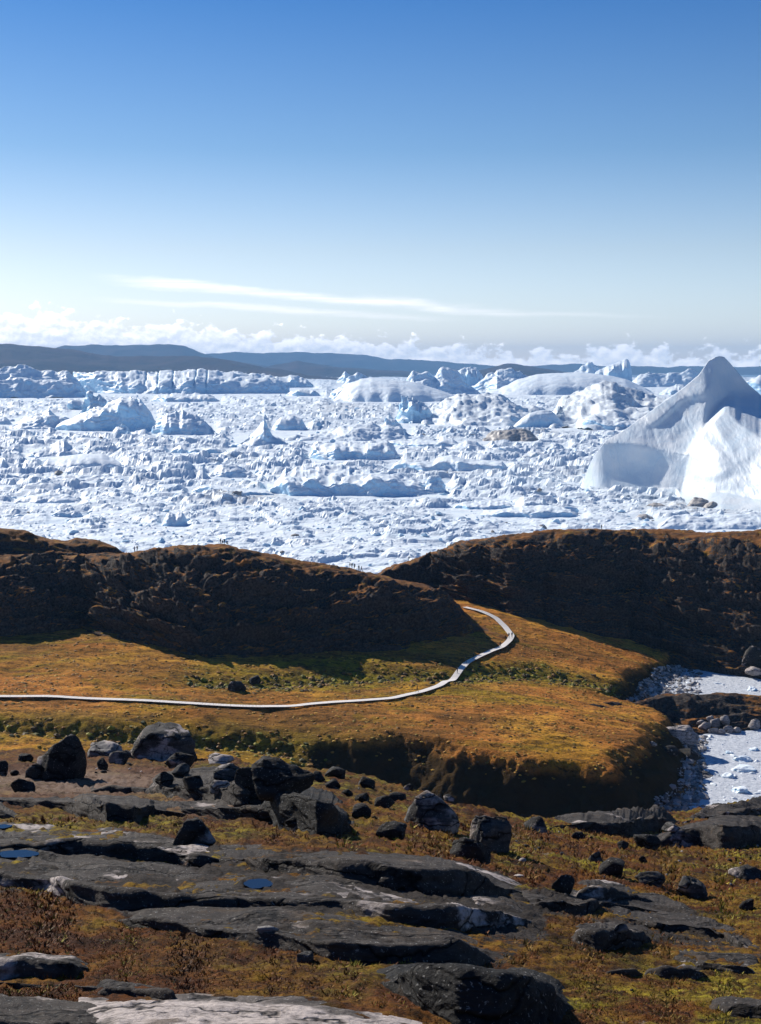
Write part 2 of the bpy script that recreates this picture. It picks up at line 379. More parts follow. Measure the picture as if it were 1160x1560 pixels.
m, t, b = newmat('weathered_planks'); M_plank = m
P = geo(t).outputs['Position']
setp(t, b, t.mix(t.noise(P, 3.0, 4), (0.66, 0.62, 0.58), (0.84, 0.80, 0.76)), 0.8, 0.2)
m, t, b = newmat('dark_timber'); M_timber = m
setp(t, b, (0.06, 0.045, 0.035), 0.85, 0.2)
m, t, b = newmat('pool_water'); M_pool = m
setp(t, b, (0.010, 0.014, 0.022), 0.03, 0.5)
def flat(name, c, r=0.8):
    m, t, b = newmat(name); P = geo(t).outputs['Position']
    setp(t, b, t.mix(t.noise(P, 6.0, 3), tuple(x*0.75 for x in c), c), r, 0.2); return m
M_skin = flat('skin', (0.55, 0.36, 0.27)); M_trou = flat('dark_trousers', (0.02, 0.021, 0.026))
M_jack = [flat('black_jacket', (0.018, 0.018, 0.02)), flat('navy_jacket', (0.02, 0.03, 0.07)), flat('red_jacket', (0.22, 0.03, 0.025)), flat('pale_jacket', (0.5, 0.52, 0.56)), flat('green_jacket', (0.05, 0.07, 0.04))]
M_hair = flat('dark_hair', (0.03, 0.022, 0.018))
print('materials', round(time.time()-T0, 1))

#@@ PART2
# ------------------------------------------------------------------ near hillside
def slope_mix(px): return sstep(450, 1100, px)
def fg_plane(px, D):
    k = slope_mix(px); return CAMZ-(3.2-0.32*k)-(0.23+0.05*k)*D
def fg_D(px, py, h=0.0):
    """distance of the point h above the hillside plane that shows at px, py"""
    k = slope_mix(px); return (3.2-0.32*k-h)/((py-HZ)/F-(0.23+0.05*k))
def fg_rough(X, D):
    s = np.clip(D/40.0, 0.35, 2.0)
    return 0.14*s*fbm2(X*0.22, D*0.16, 4, 3)+0.05*fbm2(X*1.3, D*1.0, 4, 9)*np.clip(D/25, 0.5, 1.5)+0.045*fbm2(X*2.4, D*1.9, 3, 33, 0.5, True)*np.clip(D/25, 0.5, 1.6)+0.03*fbm2(X*4.5, D*4.0, 3, 31)
EDGE = [(-320, 1130), (0, 1146), (130, 1147), (300, 1158), (400, 1165), (470, 1170), (520, 1173), (560, 1181), (600, 1193), (640, 1207), (680, 1225), (740, 1233), (800, 1247), (900, 1248), (1000, 1238), (1040, 1238), (1100, 1229), (1160, 1216), (1460, 1185)]
xs = np.arange(-260, 1421, 3.3)
edge = pl(EDGE, xs, 14)
D = [np.full_like(xs, 3.0)]
pys = []
rows = 310
tt = np.linspace(0, 1, rows)[:, None]
PY = 1850*(1-tt)**1.15+edge[None]*(1-(1-tt)**1.15)
Dg = fg_D(xs[None], PY); PX = np.broadcast_to(xs[None], Dg.shape)
X = (PX-CX)/F*Dg
Z = fg_plane(PX, Dg)+fg_rough(X, Dg)
De = Dg[-1]; Ze = Z[-1]
dd = np.array([1.5, 4, 8, 14, 22, 32, 45, 60, 85, 110])[:, None]
Dx = De[None]+dd; Zx = np.maximum(Ze[None]-0.35*dd-0.012*dd**2, np.minimum(4.0, Ze[None]))
near = np.array([[2.0], [3.5], [5.0]]); Dn = np.minimum(near, Dg[0][None]*0.98)
Zn = fg_plane(PX[:3], Dn)
DD = np.concatenate([Dn, Dg, Dx, np.maximum(Dx[-1:]+10, 300)]); ZZ = np.concatenate([Zn, Z, Zx, np.full((1, len(xs)), 1.5)])
PXX = np.broadcast_to(xs[None], DD.shape); XX = (PXX-CX)/F*DD
PYY = HZ+(CAMZ-ZZ)*F/DD
gpts = [(150, 1120, .2), (60, 1290, .6), (640, 1270, .5), (1000, 1300, .9), (800, 1310, .9), (1000, 1560, .9), (560, 1210, .9), (400, 1420, .5), (60, 1400, .05), (900, 1430, .2), (1150, 1400, .6), (300, 1460, .25)]
num = 0; den = 1e-9
for gx, gy, gv in gpts:
    wg = np.exp(-((PXX-gx)/170)**2-((PYY-gy)/55)**2); num = num+wg*gv; den = den+wg
green = np.clip((num+0.02*0.4)/(den+0.02), 0, 1)
pathw = np.clip(np.exp(-((PXX-110)/170)**2-((PYY-1192)/20)**2)*1.3+np.exp(-((PXX-330)/70)**2-((PYY-1228)/14)**2), 0, 1)
ROCKPOLY = [(-120, 1258), (230, 1274), (400, 1291), (640, 1308), (760, 1333), (805, 1358), (838, 1412), (765, 1472), (600, 1468), (420, 1442), (250, 1412), (160, 1384), (70, 1362), (-120, 1350)]
ROCKPOLY2 = [(800, 1354), (930, 1362), (1060, 1384), (1160, 1440), (1160, 1470), (1060, 1440), (960, 1420), (880, 1398), (800, 1392)]
def inpoly(px, py, pg):
    ins = np.zeros(px.shape, bool); n = len(pg)
    for i in range(n):
        ax, ay = pg[i]; bx, by = pg[(i+1) % n]
        ins ^= ((ay > py) != (by > py)) & (px < (bx-ax)*(py-ay)/(by-ay+1e-12)+ax)
    return ins
jx, jy = 14*fbm2(XX*0.7, DD*0.5, 3, 37), 7*fbm2(XX*0.7+50, DD*0.5, 3, 38)
rockw = (inpoly(PXX+jx, PYY+jy, ROCKPOLY) | inpoly(PXX+jx, PYY+jy, ROCKPOLY2)).astype(float)
P = np.stack([XX, DD, ZZ], 2)
o = link('hillside_ground', mesh_np('hillside_ground', P.reshape(-1, 3), gridfaces(*DD.shape), M_ground, True, {'green': green.ravel(), 'path': pathw.ravel(), 'rock': rockw.ravel()}))
tag(o, 'heath-covered hillside in the foreground between the dark rock slabs', kind='structure')
print('hillside', round(time.time()-T0, 1))

# ------------------------------------------------------------------ meadow
ctl = [(-260, 1000, 22), (-260, 1063, 21), (-260, 1140, 18), (0, 985, 22), (0, 1030, 21), (0, 1063, 20.5), (0, 1095, 19.5), (0, 1140, 17.5), (200, 995, 21), (200, 1068, 19.5), (200, 1100, 19), (200, 1138, 16.5),
       (400, 1015, 18.5), (400, 1045, 17.6), (400, 1079, 18), (400, 1112, 17.5), (420, 1145, 13.5), (560, 1005, 17), (560, 1035, 15.8), (560, 1068, 16.8), (560, 1120, 16.5), (700, 985, 16.2), (700, 1030, 14.6), (700, 1050, 15.6), (700, 1140, 15),
       (780, 948, 15), (780, 970, 14), (860, 965, 11.5), (860, 1008, 10.5), (860, 1040, 9.8), (860, 1080, 12.5), (860, 1155, 13), (720, 925, 17), (950, 990, 6.5), (950, 1052, 8.0), (940, 1100, 11.5), (925, 1160, 12.5), (1000, 1000, 4.0), (1000, 1075, 6.0), (1000, 1100, 8.5), (600, 940, 17), (300, 960, 22), (1150, 1090, 3.0)]
cp_ = np.array([(((px-CX)/F)*((CAMZ-z)*F/(py-HZ)), (CAMZ-z)*F/(py-HZ), z) for px, py, z in ctl])
def tps_fit(p, v, lam=1e-3):
    n = len(p); r = np.hypot(p[:, None, 0]-p[None, :, 0], p[:, None, 1]-p[None, :, 1])
    K = np.where(r > 0, r*r*np.log(r+1e-9), 0)+lam*np.eye(n)
    Pm = np.c_[np.ones(n), p]; A = np.zeros((n+3, n+3)); A[:n, :n] = K; A[:n, n:] = Pm; A[n:, :n] = Pm.T
    return np.linalg.solve(A, np.r_[v, 0, 0, 0])
def tps_eval(wt, p, X, Y):
    res = wt[-3]+wt[-2]*X+wt[-1]*Y
    for i in range(len(p)):
        r2 = (X-p[i, 0])**2+(Y-p[i, 1])**2; res = res+wt[i]*0.5*r2*np.log(r2+1e-9)
    return res
sc_ = 100.0
wt_m = tps_fit(cp_[:, :2]/sc_, cp_[:, 2], 0.02)
def plateau(X, Y): return tps_eval(wt_m, cp_[:, :2]/sc_, X/sc_, Y/sc_)
def pix_on(fn, px, py, lo=240, hi=640):
    Ds = np.linspace(lo, hi, 1600); zz = fn((px-CX)/F*Ds, Ds)-zpix(py, Ds)
    k = np.argmax(zz > 0); D_ = Ds[k]
    return ((px-CX)/F*D_, D_)
EDGEM = [(440, 1158), (475, 1136), (520, 1128), (560, 1126), (600, 1122), (640, 1127), (670, 1137), (700, 1146), (740, 1150), (800, 1157), (860, 1163), (925, 1168), (942, 1150), (965, 1135), (990, 1116), (1006, 1100), (1012, 1086), (980, 1072), (930, 1060), (905, 1053), (936, 1037), (975, 1016), (1005, 1003)]
poly = [pix_on(plateau, *p) for p in EDGEM]
poly = poly+[(120, 520), (60, 640), (-400, 640), (-400, 200), (-60, 200), (-45, 270)]
poly = np.array(poly)
def sdf(X, Y, poly, closed=True):
    d = np.full(X.shape, 1e9); inside = np.zeros(X.shape, bool); n = len(poly)
    for i in range(n if closed else n-1):
        ax, ay = poly[i]; bx, by = poly[(i+1) % n]
        ex, ey = bx-ax, by-ay; tq = np.clip(((X-ax)*ex+(Y-ay)*ey)/(ex*ex+ey*ey+1e-9), 0, 1)
        d = np.minimum(d, (X-ax-tq*ex)**2+(Y-ay-tq*ey)**2)
        cnd = ((ay > Y) != (by > Y)) & (X < (bx-ax)*(Y-ay)/(by-ay+1e-12)+ax)
        inside ^= cnd
    d = np.sqrt(d)
    return np.where(inside, -d, d) if closed else d
def pline(pts): return np.array([pix_on(plateau, *p) for p in pts])
G1 = pline([(-200, 1104), (0, 1106), (60, 1108), (130, 1113), (200, 1116), (300, 1124), (380, 1130), (440, 1138), (480, 1150)])
G2 = pline([(330, 1038), (420, 1040), (520, 1034), (600, 1028), (660, 1028), (705, 1030), (760, 1024), (830, 1026), (880, 1036), (930, 1044), (960, 1050)])
def meadow(X, Y, full=False):
    zp = plateau(X, Y)
    rough = 0.5*fbm2(X*0.030, Y*0.05, 4, 21)+0.22*fbm2(X*0.20, Y*0.16, 4, 22, 0.6)+0.16*fbm2(X*0.09, Y*0.13, 3, 23, 0.5, True)
    d = sdf(X, Y, poly)+2.4*fbm2(X*0.07, Y*0.07, 3, 24)+0.8*fbm2(X*0.45, Y*0.45, 3, 34)
    g1 = sdf(X, Y, G1, False)+1.2*fbm2(X*0.12, Y*0.12, 3, 25); g2 = sdf(X, Y, G2, False)+1.5*fbm2(X*0.1, Y*0.1, 3, 26)
    z = zp+rough-2.6*np.exp(-(g1/4.2)**2)-1.7*np.exp(-(g2/7.0)**2)
    z = z+0.45*(np.exp(-(g2/12.0)**2)+np.exp(-(g1/7.0)**2))*fbm2(X*0.5, Y*0.5, 3, 27)+0.8*sstep(-1, 3, d)*fbm2(X*0.22, Y*0.22, 4, 28)
    fl = 8.5+(-1.0-8.5)*sstep(-30, 55, X)
    wd = np.maximum(3.5, 0.95*(zp-fl))
    tq = sstep(-2.5, 1.0, d/wd*1.0*wd)*0.12+0.88*np.clip(d/wd, 0, 1)
    tq = np.clip(tq, 0, 1)
    flz = fl+1.9-0.20*np.maximum(d-wd, 0)+0.25*fbm2(X*0.25, Y*0.25, 3, 29)
    zo = z*(1-tq)+np.minimum(flz, z)*tq
    if not full: return zo
    bank = sstep(0.0, 2.0, d)*(1-sstep(0.85, 1.1, d/wd)); beach = sstep(0.9, 1.15, d/wd)*sstep(10, 45, X)
    gr = np.clip(np.exp(-(g2/11.0)**2)*1.0+0.7*np.exp(-(g1/9.0)**2), 0, 1)
    return zo, bank, beach, gr
xm = np.arange(-250, 1121, 2.8); pm = np.arange(1300, 905, -1.25)
Dm = 84*F/(pm-HZ)
PXm, DM = np.meshgrid(xm, Dm); XM = (PXm-CX)/F*DM
zm, bank, beach, gr = meadow(XM, DM, True)
ex = np.exp(-((PXm-170)/260)**2-((HZ+(CAMZ-zm)*F/DM-1008)/20)**2)*0.35
gr = np.clip(gr+ex, 0, 1)
o = link('meadow_ground', mesh_np('meadow_ground', np.stack([XM, DM, zm], 2).reshape(-1, 3), gridfaces(*DM.shape), M_meadow, True, {'bank': bank.ravel(), 'beach': beach.ravel(), 'green': gr.ravel()}))
tag(o, 'golden brown tundra meadow in the valley crossed by the boardwalk', kind='structure')
print('meadow', round(time.time()-T0, 1))

# ------------------------------------------------------------------ rocky hills and headland (lofted between traced lines)
def loft_obj(name, xs, lines, rows, mat, disp=None, label=None, kind='structure', attrs=None, tidy=None):
    Dl = np.array([l[0] for l in lines]); Zl = np.array([l[1] for l in lines]); t_ = tvals(rows)
    Dv = pchip(Dl, t_); Zv = pchip(Zl, t_)
    P = np.stack([(xs[None]-CX)/F*Dv, Dv, Zv], 2)
    if disp is not None:
        n = gnormals(P); P = P+n*disp(P, t_[:, None])[..., None]
    o = link(name, mesh_np(name, P.reshape(-1, 3), gridfaces(*Dv.shape), mat, True))
    return tag(o, label, kind=kind)
def by_py(xs, pts, D, sm=6):
    y = pl(pts, xs, sm); D = np.broadcast_to(D, y.shape); return (np.array(D, float), zpix(y, D))
def hill_disp(amp, seed, fade):
    def f(P, t):
        x, y, z = P[..., 0], P[..., 1], P[..., 2]
        sl = z+0.10*x
        d = 1.2*fbm3(x*0.028, y*0.04, sl*0.10, 4, seed)+1.2*fbm3(x*0.030, y*0.05, sl*0.40, 4, seed+3, 0.5, True)-0.6
        q = 2.4*fbm3(x*0.030, y*0.05, sl*0.28, 4, seed+31, 0.5); fq = q-np.floor(q)
        d = d+0.85*(np.floor(q)+sstep(0.3, 0.6, fq))+0.40*fbm3(x*0.09, y*0.11, z*0.04, 3, seed+14, 0.5, True)-0.2
        ck = fbm3(x*0.045, y*0.045, z*0.012, 3, seed+51, 0.5); d = d-0.9*np.exp(-(ck/0.07)**2)
        d = d+0.30*fbm3(x*0.26, y*0.33, sl*1.1, 4, seed+9, 0.55, True)-0.15
        return amp*d*fade(t)
    return f
# left hill
xl = np.arange(-250, 771, 2.0)
crestL = [(-300, 862), (-100, 857), (0, 853), (60, 850), (150, 848), (200, 845), (240, 840), (280, 835), (340, 834), (380, 844), (430, 855), (480, 862), (530, 870), (570, 880), (600, 886), (650, 896), (680, 912), (704, 936), (722, 954), (770, 968)]
footL = [(-300, 978), (0, 973), (60, 970), (110, 966), (130, 963), (150, 974), (200, 981), (250, 993), (300, 1002), (400, 1003), (500, 996), (600, 992), (660, 983), (700, 968), (725, 962), (770, 970)]
yf = pl(footL, xl, 6); zf = pl([(-300, 22), (0, 22), (200, 21), (400, 18.5), (560, 17), (700, 16.2), (770, 15)], xl); Df = (CAMZ-zf)*F/(yf-HZ)
yc = pl(crestL, xl, 4); hgt = np.maximum((pl(footL, xl, 60)-pl(crestL, xl, 30))/F*400, 0.01); Dfs = (CAMZ-zf)*F/(pl(footL, xl, 60)-HZ)
Dc = np.maximum(Dfs, Df-4)+6+hgt*1.65
zc = zpix(yc, Dc); zmid = zf+(zc-zf)*0.54; Dmid = Df+(Dc-Df)*0.27
flat_z = zc+0.6
lines = [(Df-10, zf-7), (Df, zf), (Dmid, zmid), (Df+(Dc-Df)*0.56, zf+(zc-zf)*0.81), (Dc, zc), (Dc+12, zc-0.8-0.02*hgt), (Dc+45, zc-8), (Dc+130, zc*0-4)]
loft_obj('rocky_hill', xl, lines, [5, 30, 28, 24, 10, 10, 10], M_hill, hill_disp(1.9, 40, lambda t: sstep(0.3, 1.6, t)*(1-0.75*sstep(3.2, 4.0, t))*(1-0.25*sstep(560, 640, xl)-0.65*sstep(695, 735, xl))[None]), 'dark rocky hill behind the meadow on the left')
# farther spur behind it at the left edge
xq = np.arange(-250, 231, 2.0)
yq = pl([(-300, 780), (-120, 792), (0, 806), (40, 810), (70, 820), (100, 826), (115, 821), (150, 825), (175, 834), (195, 846), (215, 860), (240, 880)], xq, 3)
Dq = np.full_like(xq, 520.0); zq = zpix(yq, Dq)
lines = [(Dq-28, zq*0+16), (Dq-14, zq*0.6+8), (Dq, zq), (Dq+15, zq-3), (Dq+70, zq*0-4)]
loft_obj('rocky_spur', xq, lines, [14, 16, 8, 8], M_hill, hill_disp(0.8, 60, lambda t: 1-0.6*sstep(1.5, 2, t)), 'farther dark rocky spur at the left edge of the ice')
# right hill
xr = np.arange(540, 1421, 2.0)
crestR = [(540, 893), (570, 880), (600, 868), (650, 850), (700, 830), (730, 826), (760, 822), (800, 817), (840, 813), (900, 810), (960, 811), (1000, 813), (1060, 815), (1100, 815), (1160, 811), (1260, 800), (1420, 790)]
footR = [(540, 904), (600, 903), (660, 903), (700, 913), (715, 919), (740, 923), (780, 939), (830, 947), (860, 955), (900, 967), (960, 981), (1010, 1001), (1050, 1016), (1100, 1024), (1160, 1032), (1420, 1050)]
yf = pl(footR, xr, 5); zf = pl([(540, 20), (700, 17.5), (780, 14.5), (860, 11), (950, 5.5), (1010, 2), (1060, 0.3), (1420, 0.3)], xr, 20); Df = (CAMZ-zf)*F/(yf-HZ)
Df = np.minimum(Df, 560)
yc = pl(crestR, xr, 4); hgt = np.maximum((yf-yc)/F*490, 0.01)
Dc = Df+5+hgt*1.08; zc = zpix(yc, Dc)
lines = [(Df-8, zf-6), (Df, zf), (Df+(Dc-Df)*0.30, zf+(zc-zf)*0.50), (Df+(Dc-Df)*0.62, zf+(zc-zf)*0.83), (Dc, zc), (Dc+12, zc-0.9), (Dc+50, zc-9), (Dc+130, zc*0-4)]
loft_obj('rocky_bluff', xr, lines, [5, 44, 36, 16, 10, 10, 10], M_hill, hill_disp(2.0, 80, lambda t: sstep(0.4, 1.6, t)*(1-0.78*sstep(3.0, 4.0, t))), 'tall dark rocky bluff right of the gap, above the cove')
# headland between the two coves
xh = np.arange(850, 1421, 2.0)
yc = pl([(850, 1088), (870, 1078), (930, 1070), (960, 1072), (1000, 1066), (1040, 1061), (1080, 1060), (1120, 1059), (1160, 1061), (1420, 1055)], xh, 3)
yf = pl([(850, 1095), (900, 1098), (950, 1100), (985, 1104), (1020, 1112), (1050, 1120), (1080, 1118), (1100, 1116), (1160, 1110), (1420, 1110)], xh, 5)
zf = pl([(850, 9), (930, 7), (980, 4), (1020, 0.5), (1060, 0), (1420, 0)], xh, 10); Df = (CAMZ-zf)*F/(yf-HZ)
Dc = Df+4+(yf-yc)*0.30; zc = np.maximum(zpix(yc, Dc), zf+0.2)
lines = [(Df-4, zf-2.5), (Df, zf), (Df+(Dc-Df)*0.4, zf+(zc-zf)*0.55), (Dc, zc), (Dc+3, zc-0.6), (Dc+9, zc*0-2)]
loft_obj('headland', xh, lines, [4, 20, 18, 8, 6], M_headland, hill_disp(0.85, 90, lambda t: sstep(0.3, 1.4, t)*(1-0.5*sstep(2.4, 3, t))), 'low rocky headland with heath dividing the two icy coves')
print('hills', round(time.time()-T0, 1))

# ------------------------------------------------------------------ far hills
def far_ridge(name, pts, D, label, seed, depth=0.12):
    x0 = pts[0][0]; x1 = pts[-1][0]; xs = np.arange(x0, x1+1, 3.0); y = pl(pts, xs, 4)
    y = y+1.2*fbm2(xs*0.03, xs*0+seed, 4, seed)
    z = np.maximum(zpix(y, D), -5); Dv = np.full_like(xs, float(D))
    lines = [(Dv*(1-depth), z*0-10), (Dv*(1-depth*0.5), z*0.62), (Dv, z), (Dv*(1+depth*0.6), z*0.5), (Dv*(1+depth), z*0-10)]
    sc = 60.0*D/12000
    def dsp(P, t): return sc*0.75*fbm3(P[..., 0]/(sc*18), P[..., 1]/(sc*18), P[..., 2]/(sc*10), 5, seed)*(1-0.75*sstep(1.5, 2, t))*sstep(0, .6, t)
    return loft_obj(name, xs, lines, [10, 12, 6, 5], M_far, dsp, label)
far_ridge('far_hill', [(-420, 505), (-200, 512), (0, 523), (60, 526), (110, 531), (160, 541), (220, 542), (300, 543), (350, 549), (400, 559), (440, 563), (470, 571), (520, 576)], 15000, 'brownish blue hill beyond the left end of the ice', 1)
far_ridge('far_mountain', [(60, 545), (100, 530), (140, 527), (180, 526), (230, 526), (258, 525), (280, 529), (310, 538), (340, 548), (400, 556), (470, 566)], 24000, 'blue mountain with a rounded top behind the brownish hill', 2)
far_ridge('far_ridge', [(250, 548), (320, 540), (360, 537), (400, 540), (450, 539), (520, 539), (560, 541), (590, 546), (650, 548), (700, 553), (760, 558), (860, 557), (940, 557), (1010, 559), (1080, 560), (1160, 560), (1420, 559)], 30000, 'long pale blue ridge along the middle of the horizon', 3, 0.06)
far_ridge('far_knoll', [(380, 570), (420, 556), (455, 549), (500, 556), (560, 562), (640, 567)], 20000, 'low bluish knoll in front of the long pale ridge', 4)
far_ridge('far_islet', [(725, 570), (750, 560), (770, 555), (785, 554), (800, 558), (830, 562), (870, 568)], 17000, 'small dark hill peeping over the ice right of the middle', 5)

# ------------------------------------------------------------------ sea and pack ice
def quad(name, x0, x1, y0, y1, z, mat, nx=2, ny=2):
    gx, gy = np.meshgrid(np.linspace(x0, x1, nx), np.linspace(y0, y1, ny))
    return link(name, mesh_np(name, np.stack([gx.ravel(), gy.ravel(), np.full(gx.size, z)], 1), gridfaces(ny, nx), mat))
o = quad('sea_water', -45000, 45000, 200, 33400, -0.9, M_sea); tag(o, 'dark open sea water showing at the horizon', kind='structure')
xi = np.arange(-300, 1461, 3.5); pi_ = np.concatenate([np.arange(905, 700, -1.0), np.arange(700, 574.4, -0.7)])
Di = dsea(pi_); PXi, DI = np.meshgrid(xi, Di); XI = (PXi-CX)/F*DI
sz = np.clip(DI/1000, 0.6, 6)
wl, wed, wid = worley2(XI/(7*1.0), DI/7, 3)
w2, we2, wi2 = worley2(XI/24, DI/30, 4)
big = fbm2(XI/160, DI/260, 4, 51)
near_ = 1-sstep(1500, 3500, DI)
h = 0.7*big+0.7*fbm2(XI/38, DI/50, 4, 52)+near_*(1.0*sstep(0, 0.35, wed)*wid**2*1.3+0.2*fbm2(XI/4, DI/5, 3, 53))
h = h+4.6*sstep(0.0, 0.22, we2)*np.clip(wi2-0.66, 0, 1)*2.2*(0.85+0.25*fbm2(XI/12, DI/14, 2, 54))
h = h+sstep(1500, 4000, DI)*(1.8*fbm2(XI/80, DI/130, 3, 55, 0.5, True)+4.0*np.clip(fbm2(XI/420, DI/700, 3, 57), 0, 2))*np.clip(DI/4000, .5, 2)
w3, we3, wi3 = worley2(XI/48+0.4*fbm2(XI/30, DI/30, 3, 58), DI/62, 6)
h = h+5.0*sstep(0.0, 0.16, we3)*np.clip(wi3-0.70, 0, 1)*3.0*(0.85+0.2*fbm2(XI/20, DI/24, 3, 59))*(1-sstep(5000, 9000, DI)*0.4)
pr_ = fbm2(XI/110, DI/75, 4, 60, 0.5, True); h = h+3.6*sstep(0.85, 1.5, pr_)*(0.25+sstep(750, 1300, DI))*(0.95+0.22*fbm2(XI/22, DI/26, 3, 63))
low = np.clip(sstep(0.15, -0.9, h)*0.85+0.5*sstep(0.10, 0.0, we2)*sstep(0.62, 0.7, wi2), 0, 0.9)  # mask of hollows and plate gaps for the painted shade tint
h = np.where(h > 0, h*(0.75+0.5*sstep(850, 1300, DI)), h)
zi = 0.9+h
lane = np.abs(fbm2(XI/330, DI/120, 3, 61))
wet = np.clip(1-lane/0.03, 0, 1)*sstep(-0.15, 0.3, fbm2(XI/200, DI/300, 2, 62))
zi = zi-wet*2.0
zi = np.maximum(zi, -0.4)
zi[0] = -2; zi[-1] = -2
dirt = np.zeros_like(zi)
for (dx, dy, rx, ry, a) in [(360, 763, 60, 9, 1), (400, 756, 45, 5, 1), (1060, 775, 75, 9, .9), (810, 663, 60, 9, .7), (520, 625, 55, 9, .7), (920, 610, 80, 20, .5), (680, 722, 40, 6, .7), (880, 725, 80, 10, .35), (200, 735, 40, 4, .5)]:
    dirt = np.maximum(dirt, a*np.exp(-((PXi-dx)/rx)**2-((HZ+CAMZ*F/DI-dy)/ry)**2))
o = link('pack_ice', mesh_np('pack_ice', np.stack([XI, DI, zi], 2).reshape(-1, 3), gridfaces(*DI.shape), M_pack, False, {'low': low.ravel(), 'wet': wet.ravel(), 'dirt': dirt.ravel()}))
tag(o, 'dense white pack ice filling the fjord', kind='structure')
print('pack ice', round(time.time()-T0, 1))
# slush in the coves
xc = np.arange(940, 1461, 3.2); pc = np.arange(1290, 1015, -1.7); Dc_ = dsea(pc); PXc, DC = np.meshgrid(xc, Dc_); XC = (PXc-CX)/F*DC
zc_ = 0.10+0.10*fbm2(XC*0.5, DC*0.5, 4, 71)+0.05*fbm2(XC*2.2, DC*2.2, 3, 72)
o = link('cove_slush', mesh_np('cove_slush', np.stack([XC, DC, zc_], 2).reshape(-1, 3), gridfaces(*DC.shape), M_slush))
tag(o, 'grey slush of broken ice covering the sheltered coves', kind='structure')
